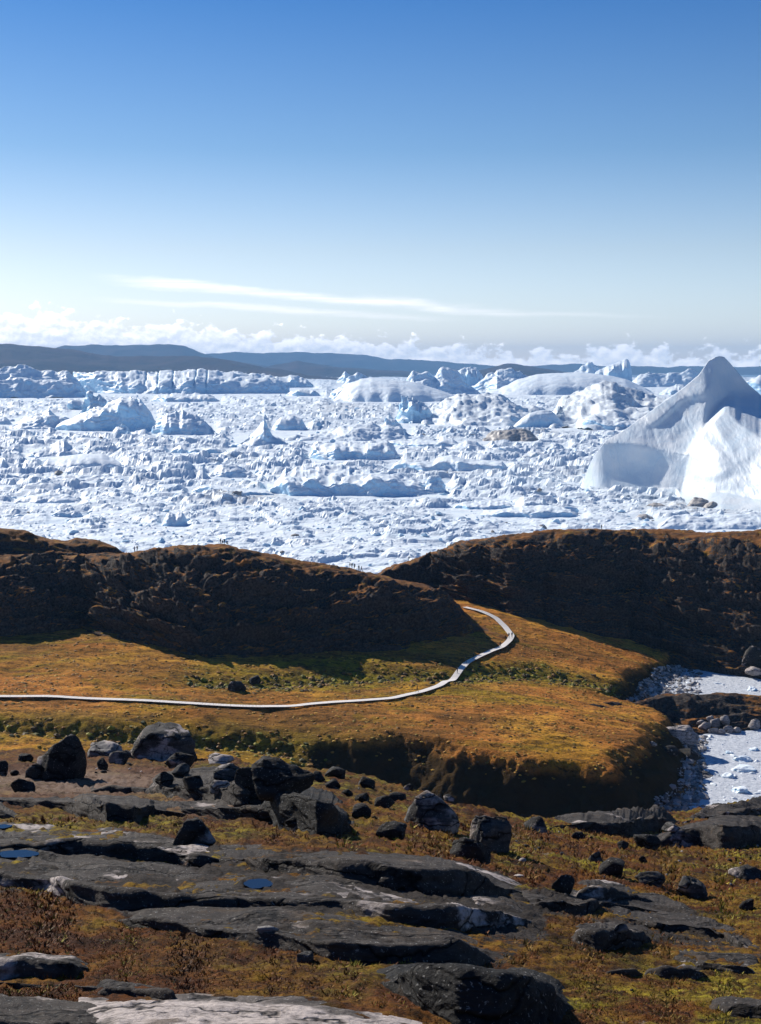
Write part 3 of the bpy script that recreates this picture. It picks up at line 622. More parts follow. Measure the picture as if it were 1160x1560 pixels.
#@@ PART3
# ------------------------------------------------------------------ icebergs
def berg(label, pyb, ridge, style='block', seed=0, T=None, dirt=0.0, rough=1.0, mat=None, name='iceberg', cat='iceberg', rf=None, group=None, brow=None, cracks=None, corner=None, turn=None):
    x0, x1 = ridge[0][0], ridge[-1][0]; D0 = dsea(pyb); n = int(np.clip((x1-x0)/1.25, 16, 260))
    xs = np.linspace(x0, x1, n); ry = pl(ridge, xs, 2.0)
    px2m = D0/F; Wd = (x1-x0)*px2m; Hm = (pyb-ry.min())*px2m
    Hc = np.maximum((pyb-ry)*px2m, 0.2); T = T or min(0.9*Wd, 9.0*Hm+10)
    fz = {'block': 0.66, 'dome': 0.72, 'peak': 0.85, 'rubble': 0.7, 'slab': 0.6}[style]
    dr = np.clip((CAMZ-fz*Hc)*F/np.maximum(ry-HZ, 1.5)-D0, 0.15*T, 0.75*T) if ry.min() > HZ+2 else np.full(n, 0.55*T)
    kk = np.hanning(max(5, n//6)); kk /= kk.sum(); h_ = len(kk)//2; dr = np.convolve(np.pad(dr, h_, mode='edge'), kk, 'valid')[:n]
    if len(dr) < n: dr = np.pad(dr, (0, n-len(dr)), mode='edge')
    s = np.linspace(-1, 1, n); ell = np.sqrt(np.clip(1-np.abs(s)**3.2, 0, 1))
    wob = 0.10*T*fbm2(xs/ max(8, (x1-x0)/5), xs*0+seed*1.31, 2 if style in ('dome', 'slab', 'rubble') else 3, seed, 0.4)
    rr = np.random.RandomState(seed)
    corner = rr.uniform(-0.6, -0.05) if corner is None else corner; turn = rr.uniform(0.7, 1.25) if turn is None else turn
    Df = D0+dr*0.6*(1-ell)+np.maximum(wob, -0.2*T)*ell
    if style in ('block', 'slab', 'peak'): Df = Df+np.where(s < corner, (corner-s)*Wd*0.5*turn, (s-corner)*Wd*0.5*0.12)
    Dr = np.maximum(D0+dr, Df+0.10*T)
    zr = np.maximum(zpix(ry, Dr), 0.3)*np.clip(ell*3, 0, 1)
    jag = {'dome': 0.02, 'rubble': 0.025}.get(style, 0.06)*zr*fbm2(xs/ max(3.0, (x1-x0)/16), xs*0+seed*1.7, 5, seed+5)*rough
    zr = zr+jag; zb = -2.5+0*xs
    if style in ('block', 'slab'):
        bf = brow or (0.56 if style == 'block' else 0.46)
        Db = Df+(Dr-Df)*(0.13 if style == 'block' else 0.10); zbw = np.minimum(Hc*np.clip(bf+0.30*fbm2(xs/max(6, (x1-x0)/4), xs*0+seed, 3, seed+8), 0.15, 0.9), zr*1.02)*np.clip(ell*3, 0, 1)
        lines = [(Df, zb), (Df+(Db-Df)*0.55, zb+(zbw-zb)*0.62), (Db, zbw), (Dr, zr), (Dr+np.maximum(D0+T-Dr, 0.15*T)*0.35, zr*0.86), (Dr+np.maximum(D0+T*1.05-Dr, 0.25*T)*ell+1, zb)]; rows = [8, 8, 16, 7, 6]
    elif style == 'dome':
        lines = [(Df, zb), (Df+(Dr-Df)*0.10, zr*0.34), (Df+(Dr-Df)*0.5, zr*0.82), (Dr, zr), (Dr+np.maximum(D0+T-Dr, 0.15*T)*0.5, zr*0.75), (Dr+np.maximum(D0+T*1.05-Dr, 0.25*T)*ell+1, zb)]; rows = [7, 12, 10, 7, 6]
    else:
        lines = [(Df, zb), (Df+(Dr-Df)*0.25, zr*0.38), (Df+(Dr-Df)*0.62, zr*0.72), (Dr, zr), (Dr+np.maximum(D0+T-Dr, 0.15*T)*0.4, zr*0.55), (Dr+np.maximum(D0+T*1.05-Dr, 0.25*T)*ell+1, zb)]; rows = [9, 11, 11, 7, 6]
    k = np.clip((pyb-ry.min())/26.0, 0.55, 2.6); rows = [max(2, int(r*k)) for r in rows]
    t_ = tvals(rows); Dv = pchip(np.array([l[0] for l in lines]), t_); Zv = pchip(np.array([l[1] for l in lines]), t_)
    P = np.stack([(xs[None]-CX)/F*D0+(xs[None]-CX)/F*(Dv-D0)*0.9, Dv, Zv], 2)
    # keep x spacing honest behind the front (the berg is a solid, not a fan)
    N = gnormals(P); x, y, z = P[..., 0], P[..., 1], P[..., 2]; u = max(Hm, 2.0)
    amp = 0.05*u*rough
    d = amp*fbm3(x/(u*1.1), y/(u*1.1), z/(u*0.8), 5, seed+11, 0.55)
    if style != 'dome':
        q = 2.4*fbm3(x/(u*1.5), y/(u*2.2), z/(u*0.9), 3, seed+41, 0.5); fq = q-np.floor(q); d = d+0.055*u*rough*(np.floor(q)+sstep(0.35, 0.6, fq)-0.5)*sstep(0.02, 0.15, z/u)
    if style == 'rubble': d = d+0.10*u*rough*(fbm3(x/(u*1.3), y/(u*1.6), z/(u*0.8), 4, seed+19, 0.52, True)-0.7)
    else:
        c1 = fbm3(x/(u*0.9), y/(u*1.3), z/(u*0.6), 3, seed+23, 0.5, True)
        d = d-0.05*u*rough*np.clip(c1-0.75, 0, 1)*2
        steep = sstep(0.75, 0.25, np.abs(N[..., 2]))
        d = d+steep*0.015*u*rough*fbm3(x/(u*0.16), y/(u*0.5), z/(u*1.2), 4, seed+29, 0.55, True)
    if cracks is not None:
        for cx in cracks:
            wx = (xs[None]-cx+2.0*fbm2(z/u*1.3, z*0+cx, 3, seed)); d = d-0.10*u*np.exp(-(wx/0.8)**2)*sstep(0.02, 0.4, z/u)
    P = P+N*d[..., None]
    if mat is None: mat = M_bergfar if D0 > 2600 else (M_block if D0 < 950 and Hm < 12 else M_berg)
    dm = np.full(P.shape[:2], dirt)*np.clip(0.4+z/u, 0, 1)
    org = np.array([(x0+x1)/2, 0, 0]); cx = ((x0+x1)/2-CX)/F*D0; cen = np.array([cx, D0+T*0.4, 0.0])
    o = link(name, mesh_np(name, (P-cen).reshape(-1, 3), gridfaces(*P.shape[:2]), mat, True, {'dirt': dm.ravel()}), loc=cen)
    return tag(o, label, cat, group)

BERGS = [
 ('jagged crevassed wall of ice along the far left edge, under the brownish hill', 607, [(-220, 575), (-120, 562), (-60, 560), (0, 561), (15, 558), (30, 556), (45, 560), (60, 567), (80, 566), (100, 563), (118, 575), (130, 598)], 'rubble', 1, dict(T=420)),
 ('long flat-topped tabular iceberg with dark vertical cracks, far left', 601, [(100, 585), (108, 566), (130, 564), (150, 567), (200, 563), (250, 566), (300, 562), (330, 563), (380, 567), (410, 571), (428, 580), (442, 596)], 'block', 2, dict(T=700, brow=0.5, cracks=[222, 240, 263, 297, 315])),
 ('low ice shelf lying just in front of the cracked tabular iceberg', 613, [(226, 612), (240, 601), (262, 599), (290, 598), (318, 600), (330, 607), (338, 612)], 'block', 3, {}),
 ('blue shaded shelf at the right end of the cracked tabular iceberg', 591, [(392, 586), (410, 573), (430, 573), (452, 571), (468, 578), (478, 588)], 'block', 4, {}),
 ('tall white fin rising behind the wedge-shaped iceberg on the left', 646, [(108, 640), (118, 622), (128, 607), (137, 594), (143, 599), (152, 600), (164, 608), (172, 626), (178, 640)], 'peak', 5, dict(rf=0.55)),
 ('big wedge-shaped iceberg with sloping white top and blue cliff on the left', 658, [(82, 652), (100, 641), (120, 632), (150, 616), (170, 605), (186, 600), (205, 598), (215, 604), (223, 618), (230, 632), (240, 646)], 'block', 6, dict(brow=0.62, rough=0.8, corner=-.5)),
 ('ragged low ice left of the big wedge-shaped iceberg', 655, [(15, 650), (35, 640), (52, 634), (66, 625), (74, 618), (84, 628), (100, 634), (118, 648)], 'rubble', 7, {}),
 ('small pale ice lump at the foot of the wedge-shaped iceberg', 662, [(170, 660), (176, 650), (186, 643), (194, 646), (200, 658)], 'peak', 8, {}),
 ('iceberg with bright white left slope and scalloped blue face, right of the wedge', 664, [(230, 655), (238, 640), (246, 627), (262, 622), (278, 624), (294, 629), (310, 634), (320, 644), (330, 660)], 'peak', 9, dict(rough=.8)),
 ('small pyramid iceberg, white on the left and blue on the right, left edge', 698, [(36, 696), (52, 689), (72, 679), (88, 671), (96, 667), (104, 674), (116, 685), (128, 696)], 'peak', 10, dict(rough=0.6)),
 ('smooth low snow dome in front of the small pyramid iceberg', 714, [(64, 711), (72, 699), (90, 695), (125, 691), (155, 691), (172, 698), (186, 709)], 'dome', 11, dict(rough=0.4)),
 ('sail-shaped iceberg with a sharp white point left of centre', 681, [(352, 679), (366, 672), (380, 664), (392, 652), (400, 634), (404, 633), (410, 646), (416, 658), (432, 666), (440, 677)], 'peak', 12, dict(rough=.7)),
 ('rounded blue hump just behind the sail-shaped iceberg', 657, [(414, 655), (420, 643), (428, 634), (446, 631), (460, 637), (466, 648), (470, 655)], 'dome', 13, {}),
 ('broken blue-shaded ridge of ice right of the sail-shaped iceberg', 673, [(436, 671), (452, 664), (470, 664), (490, 656), (508, 652), (525, 645), (548, 642), (568, 643), (580, 650), (592, 648), (610, 650), (622, 668)], 'rubble', 14, dict(rough=0.9)),
 ('light flat slab of ice with small blue steps in the middle of the pack', 703, [(468, 700), (476, 676), (484, 671), (500, 670), (530, 673), (565, 673), (590, 668), (598, 674), (606, 686), (612, 700)], 'slab', 15, dict(rough=0.7)),
 ('large long slab with wind-smoothed top and dark blue cliff, centre of the pack', 759, [(404, 754), (418, 738), (432, 710), (450, 707), (490, 708), (530, 709), (565, 712), (600, 718), (628, 727), (650, 738), (668, 748), (684, 756)], 'slab', 16, dict(rough=0.9, brow=0.5, corner=-.72)),
 ('low pale apron of ice joined to the left of the large central slab', 757, [(288, 753), (305, 739), (322, 737), (345, 741), (375, 747), (405, 748), (424, 755)], 'block', 17, dict(rough=.6)),
 ('big smooth snow-capped dome iceberg on the far side, right of centre', 613, [(508, 610), (518, 597), (530, 585), (548, 577), (565, 575), (590, 577), (615, 579), (640, 584), (665, 592), (690, 600), (700, 608)], 'dome', 18, dict(rough=0.35, T=420)),
 ('crumbled white ice on the left shoulder of the snow-capped dome', 608, [(505, 606), (520, 586), (532, 574), (545, 568), (555, 571), (566, 575), (576, 590)], 'rubble', 19, {}),
 ('jagged frosty blue iceberg behind the snow-capped dome', 601, [(610, 592), (620, 574), (630, 565), (640, 568), (652, 565), (662, 572), (674, 561), (685, 563), (698, 570), (710, 582), (722, 592), (730, 599)], 'rubble', 20, dict(T=260, rough=.8)),
 ('smooth pale wedge of ice behind the jagged frosty iceberg', 594, [(684, 588), (692, 570), (704, 560), (716, 558), (728, 559), (736, 570), (742, 588)], 'block', 21, dict(rough=.5, T=250)),
 ('white iceberg with long slanting ramp right of the frosty one', 600, [(712, 596), (726, 584), (745, 567), (762, 562), (778, 559), (792, 562), (804, 570), (818, 580), (830, 596)], 'peak', 22, dict(rough=.8)),
 ('long snow-covered ice plateau in front of the far tilted berg', 602, [(740, 598), (765, 588), (790, 577), (820, 570), (850, 568), (885, 567), (920, 570), (955, 577), (985, 590), (1000, 600)], 'dome', 23, dict(rough=0.35, T=600)),
 ('small white pyramid berg on the skyline left of the tilted slab', 586, [(866, 580), (876, 565), (888, 557), (902, 551), (910, 558), (920, 570), (926, 582)], 'peak', 24, dict(rough=.5, T=300)),
 ('tilted slab iceberg with pointed right end on the skyline', 587, [(902, 582), (908, 566), (925, 557), (945, 549), (957, 545), (961, 552), (964, 568), (967, 584)], 'block', 25, dict(rough=.4, T=300)),
 ('upright blue-faced ice block at the left end of the dirty ice wall', 646, [(600, 643), (606, 622), (611, 603), (622, 603), (636, 606), (646, 612), (656, 622), (664, 640)], 'block', 26, dict(rough=.9)),
 ('long broken ice wall stained with grey dirt, right of centre', 650, [(646, 642), (660, 614), (680, 602), (710, 598), (740, 600), (775, 606), (800, 613), (830, 618), (850, 628), (862, 645)], 'rubble', 27, dict(dirt=0.35, T=420)),
 ('rounded pale blue ice bulge in front of the dirty ice wall', 652, [(782, 650), (794, 638), (808, 629), (826, 624), (842, 626), (852, 636), (860, 650)], 'dome', 28, dict(rough=.35, T=40)),
 ('heap of brownish crushed ice left of the pyramid berg', 656, [(836, 650), (856, 620), (880, 602), (905, 590), (925, 582), (940, 584), (955, 590), (975, 598), (1000, 606), (1030, 614), (1060, 626), (1080, 650)], 'rubble', 29, dict(dirt=0.55, T=900)),
 ('low blue-white ice front below the brownish crushed ice', 656, [(880, 653), (892, 640), (912, 638), (940, 640), (965, 642), (985, 645), (992, 654)], 'block', 30, dict(rough=.7, T=40)),
 ('grey-brown debris-covered mound of ice right of centre', 674, [(736, 671), (748, 660), (760, 655), (785, 652), (802, 656), (812, 662), (820, 671)], 'rubble', 31, dict(dirt=1.0, mat='grey')),
 ('small faceted blue iceberg with two points at the centre', 666, [(574, 664), (580, 648), (588, 634), (594, 640), (602, 639), (612, 648), (620, 656), (628, 665)], 'peak', 32, dict(rough=.9)),
 ('long low ice cliff with pale turquoise face right of centre', 720, [(594, 716), (606, 705), (618, 699), (640, 700), (660, 704), (670, 696), (690, 693), (715, 699), (745, 701), (766, 703), (775, 716)], 'block', 33, dict(rough=.5)),
 ('crumbled ice block at the right end of the large central slab', 754, [(640, 752), (648, 735), (655, 729), (668, 728), (676, 738), (684, 752)], 'rubble', 34, {}),
 ('long low bluish ice ridge nearest the right bluff', 791, [(690, 789), (720, 785), (745, 781), (775, 776), (795, 771), (815, 772), (838, 771), (858, 775), (872, 780), (890, 789)], 'block', 35, dict(rough=.8)),
 ('low greenish ice fragment behind the long low bluish ridge', 779, [(688, 776), (696, 769), (706, 766), (728, 765), (748, 761), (768, 763), (780, 768), (788, 777)], 'block', 36, dict(rough=.8)),
 ('round two-lobed blue ice boulder standing alone at lower left', 804, [(246, 801), (250, 788), (256, 781), (263, 780), (267, 785), (271, 780), (278, 779), (283, 788), (286, 800)], 'dome', 37, dict(rough=.6)),
 ('low bluish ice hump at lower left, above the farther spur', 790, [(76, 787), (88, 778), (98, 773), (108, 772), (118, 778), (128, 787)], 'peak', 38, {}),
 ('wide low snowy floe with blue bumps at lower left', 768, [(20, 765), (36, 758), (60, 752), (76, 748), (90, 753), (102, 752), (114, 760), (124, 766)], 'dome', 39, {}),
 ('dark debris-laden ice block nearest the foot of the pyramid berg', 774, [(1046, 773), (1052, 764), (1060, 759), (1070, 758), (1080, 764), (1086, 772)], 'rubble', 40, dict(dirt=1, mat='grey')),
 ('rounded dark grey ice lump right of the debris-laden block', 776, [(1070, 775), (1076, 767), (1086, 762), (1094, 766), (1100, 774)], 'dome', 41, dict(dirt=1, mat='grey')),
 ('grey flat ice lump left of the pyramid berg foot', 774, [(982, 773), (988, 767), (1000, 765), (1010, 768), (1020, 773)], 'block', 42, dict(dirt=1, mat='grey')),
 ('smooth grey ice lump farthest left below the pyramid berg', 793, [(966, 792), (974, 784), (984, 782), (994, 787), (998, 792)], 'dome', 43, dict(dirt=.8, mat='grey')),
 ('white mounded floe stretching to the right edge behind the bluff', 810, [(1000, 806), (1012, 797), (1028, 786), (1050, 784), (1070, 788), (1090, 791), (1120, 785), (1160, 779), (1220, 778), (1300, 785), (1330, 804)], 'rubble', 44, dict(rough=.5, T=60)),
 ('distant line of jagged white bergs left of the pyramid summit', 590, [(960, 586), (972, 574), (990, 567), (1004, 570), (1018, 567), (1034, 569), (1046, 566), (1056, 562), (1068, 572), (1080, 586)], 'rubble', 45, dict(T=260, rough=.7)),
 ('far low white berg at the right edge behind the pyramid berg', 602, [(1120, 600), (1136, 580), (1150, 574), (1170, 570), (1200, 574), (1240, 580), (1260, 598)], 'block', 46, dict(T=260, rough=.7)),
 ('tiny sharp berg on the skyline near the middle', 584, [(512, 581), (520, 572), (526, 564), (532, 570), (546, 576), (556, 582)], 'peak', 47, dict(rough=.6)),
 ('small blue ice shelf between the tabular berg and the dome', 604, [(434, 602), (444, 595), (460, 592), (480, 594), (490, 602)], 'block', 48, {}),
 ('dark blue ice lump at the left edge below the jagged wall', 606, [(-40, 603), (-20, 590), (0, 586), (12, 592), (24, 603)], 'dome', 49, {}),
 ('small blue lump at the left edge beside the big wedge', 648, [(-25, 646), (-10, 637), (6, 634), (14, 640), (20, 647)], 'dome', 50, {}),
 ('low blue ridge below the iceberg with the scalloped face', 693, [(258, 691), (266, 681), (274, 677), (290, 682), (318, 680), (340, 683), (350, 691)], 'block', 51, {}),
 ('lumpy ice floe between the low blue ridge and the central slab', 730, [(318, 728), (328, 714), (340, 707), (352, 705), (366, 711), (380, 718), (392, 728)], 'rubble', 52, {}),
 ('small white ice hump behind the turquoise-faced cliff', 688, [(684, 686), (696, 677), (712, 671), (728, 674), (744, 686)], 'rubble', 53, dict(rough=.8)),
 ('flat blocky floe left of the grey-brown mound', 682, [(584, 680), (600, 671), (630, 669), (668, 670), (676, 664), (690, 666), (700, 676), (738, 678)], 'slab', 54, dict(rough=.8)),
 ('bluish ice lump in the brash right of the grey-brown mound', 688, [(828, 686), (836, 679), (848, 675), (858, 679), (866, 686)], 'peak', 55, {}),
 ('pale block behind the far end of the brown heap, right of the plateau', 602, [(1005, 600), (1016, 590), (1034, 586), (1050, 588), (1062, 598)], 'block', 56, {}),
 ('blue-shadowed ridge of ice under the small pyramid iceberg', 735, [(60, 733), (80, 727), (110, 724), (140, 726), (165, 722), (185, 726), (198, 733)], 'rubble', 57, {}),
 ('broken row of blue lumps left of the two-lobed ice boulder', 752, [(118, 750), (135, 743), (150, 741), (170, 744), (190, 742), (204, 750)], 'rubble', 58, {}),
]
PYI = HZ+CAMZ*F/DI
for lab, pyb, ridge, st, sd, kw in BERGS:
    x0, x1 = ridge[0][0], ridge[-1][0]; hh = pyb-min(q[1] for q in ridge)
    m_ = sstep(x0-10, x0+3, PXi)*sstep(x1+10, x1-3, PXi)*sstep(pyb-0.5*hh-2, pyb-0.35*hh-1, PYI)*sstep(pyb+7, pyb+2, PYI)
    zi = np.where(zi > 0.7, 0.7+(zi-0.7)*(1-0.88*m_), zi)
po_ = bpy.data.objects['pack_ice'].data; po_.vertices.foreach_set('co', np.ascontiguousarray(np.stack([XI, DI, zi], 2), np.float32).ravel()); po_.update()
for i, (lab, pyb, ridge, st, sd, kw) in enumerate(BERGS):
    kw = dict(kw)
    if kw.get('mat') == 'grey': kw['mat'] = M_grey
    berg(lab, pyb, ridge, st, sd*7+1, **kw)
LAND = [(160, 650, 'the wedge-shaped iceberg'), (280, 655, 'the iceberg with the scalloped face'), (95, 690, 'the small pyramid iceberg'), (125, 708, 'the smooth low snow dome'), (400, 675, 'the sail-shaped iceberg'), (265, 800, 'the two-lobed ice boulder'), (540, 750, 'the large central slab'), (540, 695, 'the light flat slab'), (360, 752, 'the pale apron'), (700, 712, 'the turquoise-faced ice cliff'), (775, 668, 'the grey-brown mound'), (800, 785, 'the long low bluish ridge'), (600, 655, 'the two-pointed blue iceberg'), (980, 770, 'the pyramid berg foot'), (100, 785, 'the low hump at lower left'), (350, 845, 'the top of the left hill'), (560, 862, 'the gap between the hills'), (720, 828, 'the left shoulder of the bluff'), (620, 605, 'the snow-capped dome'), (820, 650, 'the pale blue bulge')]
def where(px, py, land):
    k = min(range(len(land)), key=lambda i: (land[i][0]-px)**2+(3*(land[i][1]-py))**2); a, b_, nm = land[k]
    rel = 'right of' if px-a > 45 else 'left of' if px-a < -45 else 'in front of' if py > b_ else 'behind'
    return rel+' '+nm
rs = np.random.RandomState(19); k_ = 0; placed = []
while k_ < 120:
    px = rs.uniform(-60, 1190); py = 604+(845-604)*rs.uniform()**1.05
    if px > 850 and 600 < py < 800: continue
    sc_p = np.interp(py, [600, 700, 850], [0.8, 1.0, 0.8]); wpx = sc_p*(13+14*rs.pareto(2.0)); wpx = min(wpx, 75); hpx = np.clip(wpx*rs.uniform(0.18, 0.45), 4.0, 15)
    if any(abs(px-a) < 0.5*(wpx+c_) and abs(py-b_) < 5 for a, b_, c_ in placed): continue
    if any(bb[2][0][0]-4 < px < bb[2][-1][0]+4 and min(q[1] for q in bb[2])-2 < py-hpx*0.3 < bb[1]+3 for bb in BERGS): continue
    placed.append((px, py, wpx)); st = ['slab', 'slab', 'block', 'rubble', 'peak', 'dome'][rs.randint(6)]; nn_ = rs.randint(4, 8)
    rx = np.sort(rs.uniform(0.06, 0.94, nn_)); rg = [(px-wpx/2, py-0.6)]+[(px-wpx/2+wpx*a, py-hpx*rs.uniform(0.5, 1.0)) for a in rx]+[(px+wpx/2, py-0.6)]
    if st == 'peak': rg = [(px-wpx/2, py-0.6), (px-wpx*rs.uniform(.1, .3), py-hpx*0.55), (px+wpx*rs.uniform(-.1, .1), py-hpx*1.2), (px+wpx*rs.uniform(.15, .35), py-hpx*0.5), (px+wpx/2, py-0.6)]
    kd = {'slab': 'flat-topped ice floe', 'block': 'blue-fronted ice floe', 'rubble': 'ragged ridge of ice', 'peak': 'pointed ice floe', 'dome': 'smooth rounded ice floe'}[st]
    sz_ = 'long ' if wpx > 36 else 'small ' if wpx < 19 else ''
    berg((sz_+kd+' '+where(px, py, LAND)).strip(), py, rg, st, 900+k_*3, name='ice_floe', cat='ice floe', group='low floes packed between the icebergs', rough=rs.uniform(.6, 1.1), dirt=0.6 if rs.uniform() < 0.08 else 0.0); k_ += 1
print('bergs', round(time.time()-T0, 1))

# the great pyramid iceberg: a relief front, a crest and a back slope
ridge = [(876, 760), (884, 750), (890, 732), (897, 710), (905, 696), (922, 672), (950, 656), (985, 631), (1010, 613), (1040, 592), (1065, 571), (1073, 559), (1080, 549), (1088, 545), (1094, 543), (1103, 543), (1112, 553), (1140, 585), (1165, 607), (1200, 640), (1240, 668), (1280, 700), (1310, 735), (1330, 775)]
basel = [(876, 762), (888, 755), (950, 759), (1032, 762), (1037, 769), (1100, 779), (1160, 783), (1250, 781), (1330, 778)]
def plane3(p):
    A = np.array([[q[0], q[1], 1.0] for q in p]); return np.linalg.lstsq(A, np.array([q[2] for q in p]), rcond=None)[0]
def smax(a, b, k): return 0.5*(a+b+np.sqrt((a-b)**2+k*k))
def smin(a, b, k): return 0.5*(a+b-np.sqrt((a-b)**2+k*k))
def pyramid_depth(PX, PY):
    wv = 1.8*fbm2(PX/85, PY/60, 3, 84)
    fA = plane3([(905, 697, 1147), (1073, 562, 1166), (1050, 690, 1103)]); A = fA[0]*PX+fA[1]*PY+fA[2]+wv
    B = 1150-0.36*(PX-885)-0.20*(PY-752)+6.0*np.exp(-((PX-972)/52)**2-((PY-712)/34)**2)+0.014*np.maximum(0, 922-PX)**2+0.5*wv
    E = 1157+0.55*(PX-1078)-0.36*(PY-560)+7*np.sin((PX-1078)/32.0)*sstep(1078, 1120, PX)
    fC = plane3([(1040, 768, 1056), (1160, 782, 998), (1110, 655, 1072)]); C1 = fC[0]*PX+fC[1]*PY+fC[2]+1.4*wv+5*np.sin((PX-1040)/38.0+PY/60.0)*0.6
    A = A+2.2*np.tanh((PY-(640-0.55*(PX-1000)+6*np.sin(PX/13)))/5)*sstep(975, 1005, PX)*sstep(1090, 1070, PX)
    C1 = C1+0.0058*np.maximum(0, 1108-PX)**2+0.0035*np.maximum(0, 712-PY)**2
    edge_ = 1035+np.maximum(0, 706-PY)*0.85+2.2*fbm2(PY/22, PY*0+3, 3, 86)
    C2 = C1+np.maximum(0, edge_-PX)*2.2
    crest = np.interp(PX, [1040, 1058, 1075, 1090, 1105, 1120, 1140, 1160, 1185, 1240, 1330], [700, 672, 650, 634, 630, 638, 656, 668, 668, 700, 740])+3*fbm2(PX/16, PX*0, 3, 87)
    C3 = C1+np.maximum(0, crest-PY)*1.1
    C = smax(smax(C1, C2, 3), C3, 9)
    main = smax(smax(A, B, 1.5), E, 1.5)
    return smin(main, C, 1.5+14*sstep(725, 655, PY)), (B > A) & (C > main)
xs = np.arange(876, 1330.1, 1.7); ry = pl(ridge, xs, 1.5)+0.8*fbm2(xs/14, xs*0, 4, 77); by = pl(basel, xs, 2); ry = np.minimum(ry, by-1)
t_ = np.linspace(0, 1, 135)[:, None]; PY = by[None]+(ry-by)[None]*t_; PX = np.broadcast_to(xs[None], PY.shape)
Db, inscoop = pyramid_depth(PX, PY); Db = Db+(dsea(by)[None]-Db[:1])*np.clip(1-t_/0.12, 0, 1)
x = (PX-CX)/F*Db; z = zpix(PY, Db)
# ribs, folds and meltwater grooves across the face
al = PX*0.55+PY*0.9; ac = PX*0.9-PY*0.55
wa = 9*fbm2(PX/60, PY/60, 3, 80); gro = (0.42*fbm2((ac+wa)/24, al/150, 4, 81, 0.5, True)+0.22*fbm2((ac+wa)/5.0, al/90, 3, 83))*(0.35+0.9*sstep(-0.4, 0.5, fbm2(PX/70, PY/50, 3, 79)))+0.28*fbm2(PX/26, PY/20, 4, 78, 0.4)
scoop = np.exp(-((PX-968)/62)**2-((PY-722)/36)**2)
Db = Db-(gro*np.where(inscoop, 0.12, 1.0))*1.0*sstep(0, 0.05, t_)
z = zpix(PY, Db); z[0] = -3; x = (PX-CX)/F*Db
fr = np.stack([x, Db, z], 2)
tb = np.linspace(0, 1, 20)[1:, None]
Dr = Db[-1][None]; zr = z[-1][None]
Dback = Dr+tb*(45+0.45*zr); zback = zr*(1-tb)**1.15-3*tb
bk = np.stack([x[-1][None]*(Dback/Dr)**0.4, Dback, zback], 2)
bk += gnormals(bk)*(2.0*fbm3(bk[..., 0]/14, bk[..., 1]/14, bk[..., 2]/14, 4, 85)*sstep(0, .25, tb))[..., None]
P = np.concatenate([fr, bk]); cen = np.array([245.0, 1100, 0])
m, t, b = newmat('pyramid_ice'); Pn = geo(t).outputs['Position']
c = t.mix(t.rng(t.noise(Pn, 0.05, 5, 0.6), 0.35, 0.65), (0.58, 0.69, 0.78), (0.72, 0.765, 0.805))
vn = t.math('ABSOLUTE', t.math('SUBTRACT', t.noise(t.vmath('MULTIPLY', Pn, (1.0, 0.4, 0.35)), 0.035, 3, 0.5, 0.6), 0.5)); c = t.mix(t.rng(vn, 0.0, 0.010, 0.25, 0.0), c, (0.30, 0.52, 0.72))
st_ = t.vmath('MULTIPLY', Pn, (1.0, 0.5, 0.30))
setp(t, b, c, 0.5, 0.3, bump(t, t.math('ADD', t.noise(st_, 0.4, 4, 0.55, 0.5), t.math('MULTIPLY', t.noise(Pn, 1.2, 3, 0.5), 0.06)), 0.35, 1.2))
M_pyr = m
o = link('iceberg', mesh_np('iceberg', (P-cen).reshape(-1, 3), gridfaces(*P.shape[:2]), M_pyr, True), loc=cen)
tag(o, 'towering pyramid-shaped iceberg with smooth grooved flanks at the right edge', 'iceberg')

# ------------------------------------------------------------------ broken ice between the bergs
def chunk_protos(n, seed):
    rs = np.random.RandomState(seed); res = []
    for i in range(n):
        bm = bmesh.new(); bmesh.ops.create_icosphere(bm, subdivisions=1, radius=1)
        bm.verts.ensure_lookup_table()
        V = np.array([v.co[:] for v in bm.verts]); Fc = np.array([[v.index for v in f.verts] for f in bm.faces]); bm.free()
        for k in range(5):
            d = rs.normal(size=3); d /= np.linalg.norm(d); d[2] = abs(d[2])*0.8; lim = rs.uniform(0.45, 0.8)
            q = V@d; V = V-np.outer(np.maximum(q-lim, 0), d)
        V = V*rs.uniform(0.7, 1.25, size=(1, 3))+rs.normal(scale=0.07, size=V.shape); V[:, 2] = np.maximum(V[:, 2], -0.35)
        V[:, 2] += 0.15; res.append((V, Fc))
    return res
def scatter_mesh(name, protos, pos, scale, rot, mats, cols=None, smooth=False):
    rs = np.random.RandomState(1); Vs = []; Fs = []; Cs = []; off = 0
    which = rs.randint(0, len(protos), len(pos))
    for k, (V, Fc) in enumerate(protos):
        idx = np.where(which == k)[0]
        if not len(idx): continue
        c, s = np.cos(rot[idx]), np.sin(rot[idx]); sv = V[None]*scale[idx][:, None, :]
        X = sv[..., 0]*c[:, None]-sv[..., 1]*s[:, None]; Y = sv[..., 0]*s[:, None]+sv[..., 1]*c[:, None]
        W_ = np.stack([X, Y, sv[..., 2]], 2)+pos[idx][:, None, :]
        nv = V.shape[0]; Fk = Fc[None]+(np.arange(len(idx))*nv)[:, None, None]+off
        Vs.append(W_.reshape(-1, 3)); Fs.append(Fk.reshape(-1, Fc.shape[1])); off += len(idx)*nv
        if cols is not None: Cs.append(np.repeat(cols[idx], nv, axis=0))
    return mesh_np(name, np.concatenate(Vs), np.concatenate(Fs), mats, smooth, {'Col': np.concatenate(Cs)} if cols is not None else None)
CH = chunk_protos(12, 4)
rs = np.random.RandomState(12)
N = 15000
px = rs.uniform(-250, 1420, N); py = 592+(900-592)*rs.uniform(0, 1, N)**0.75; Dq = dsea(py)
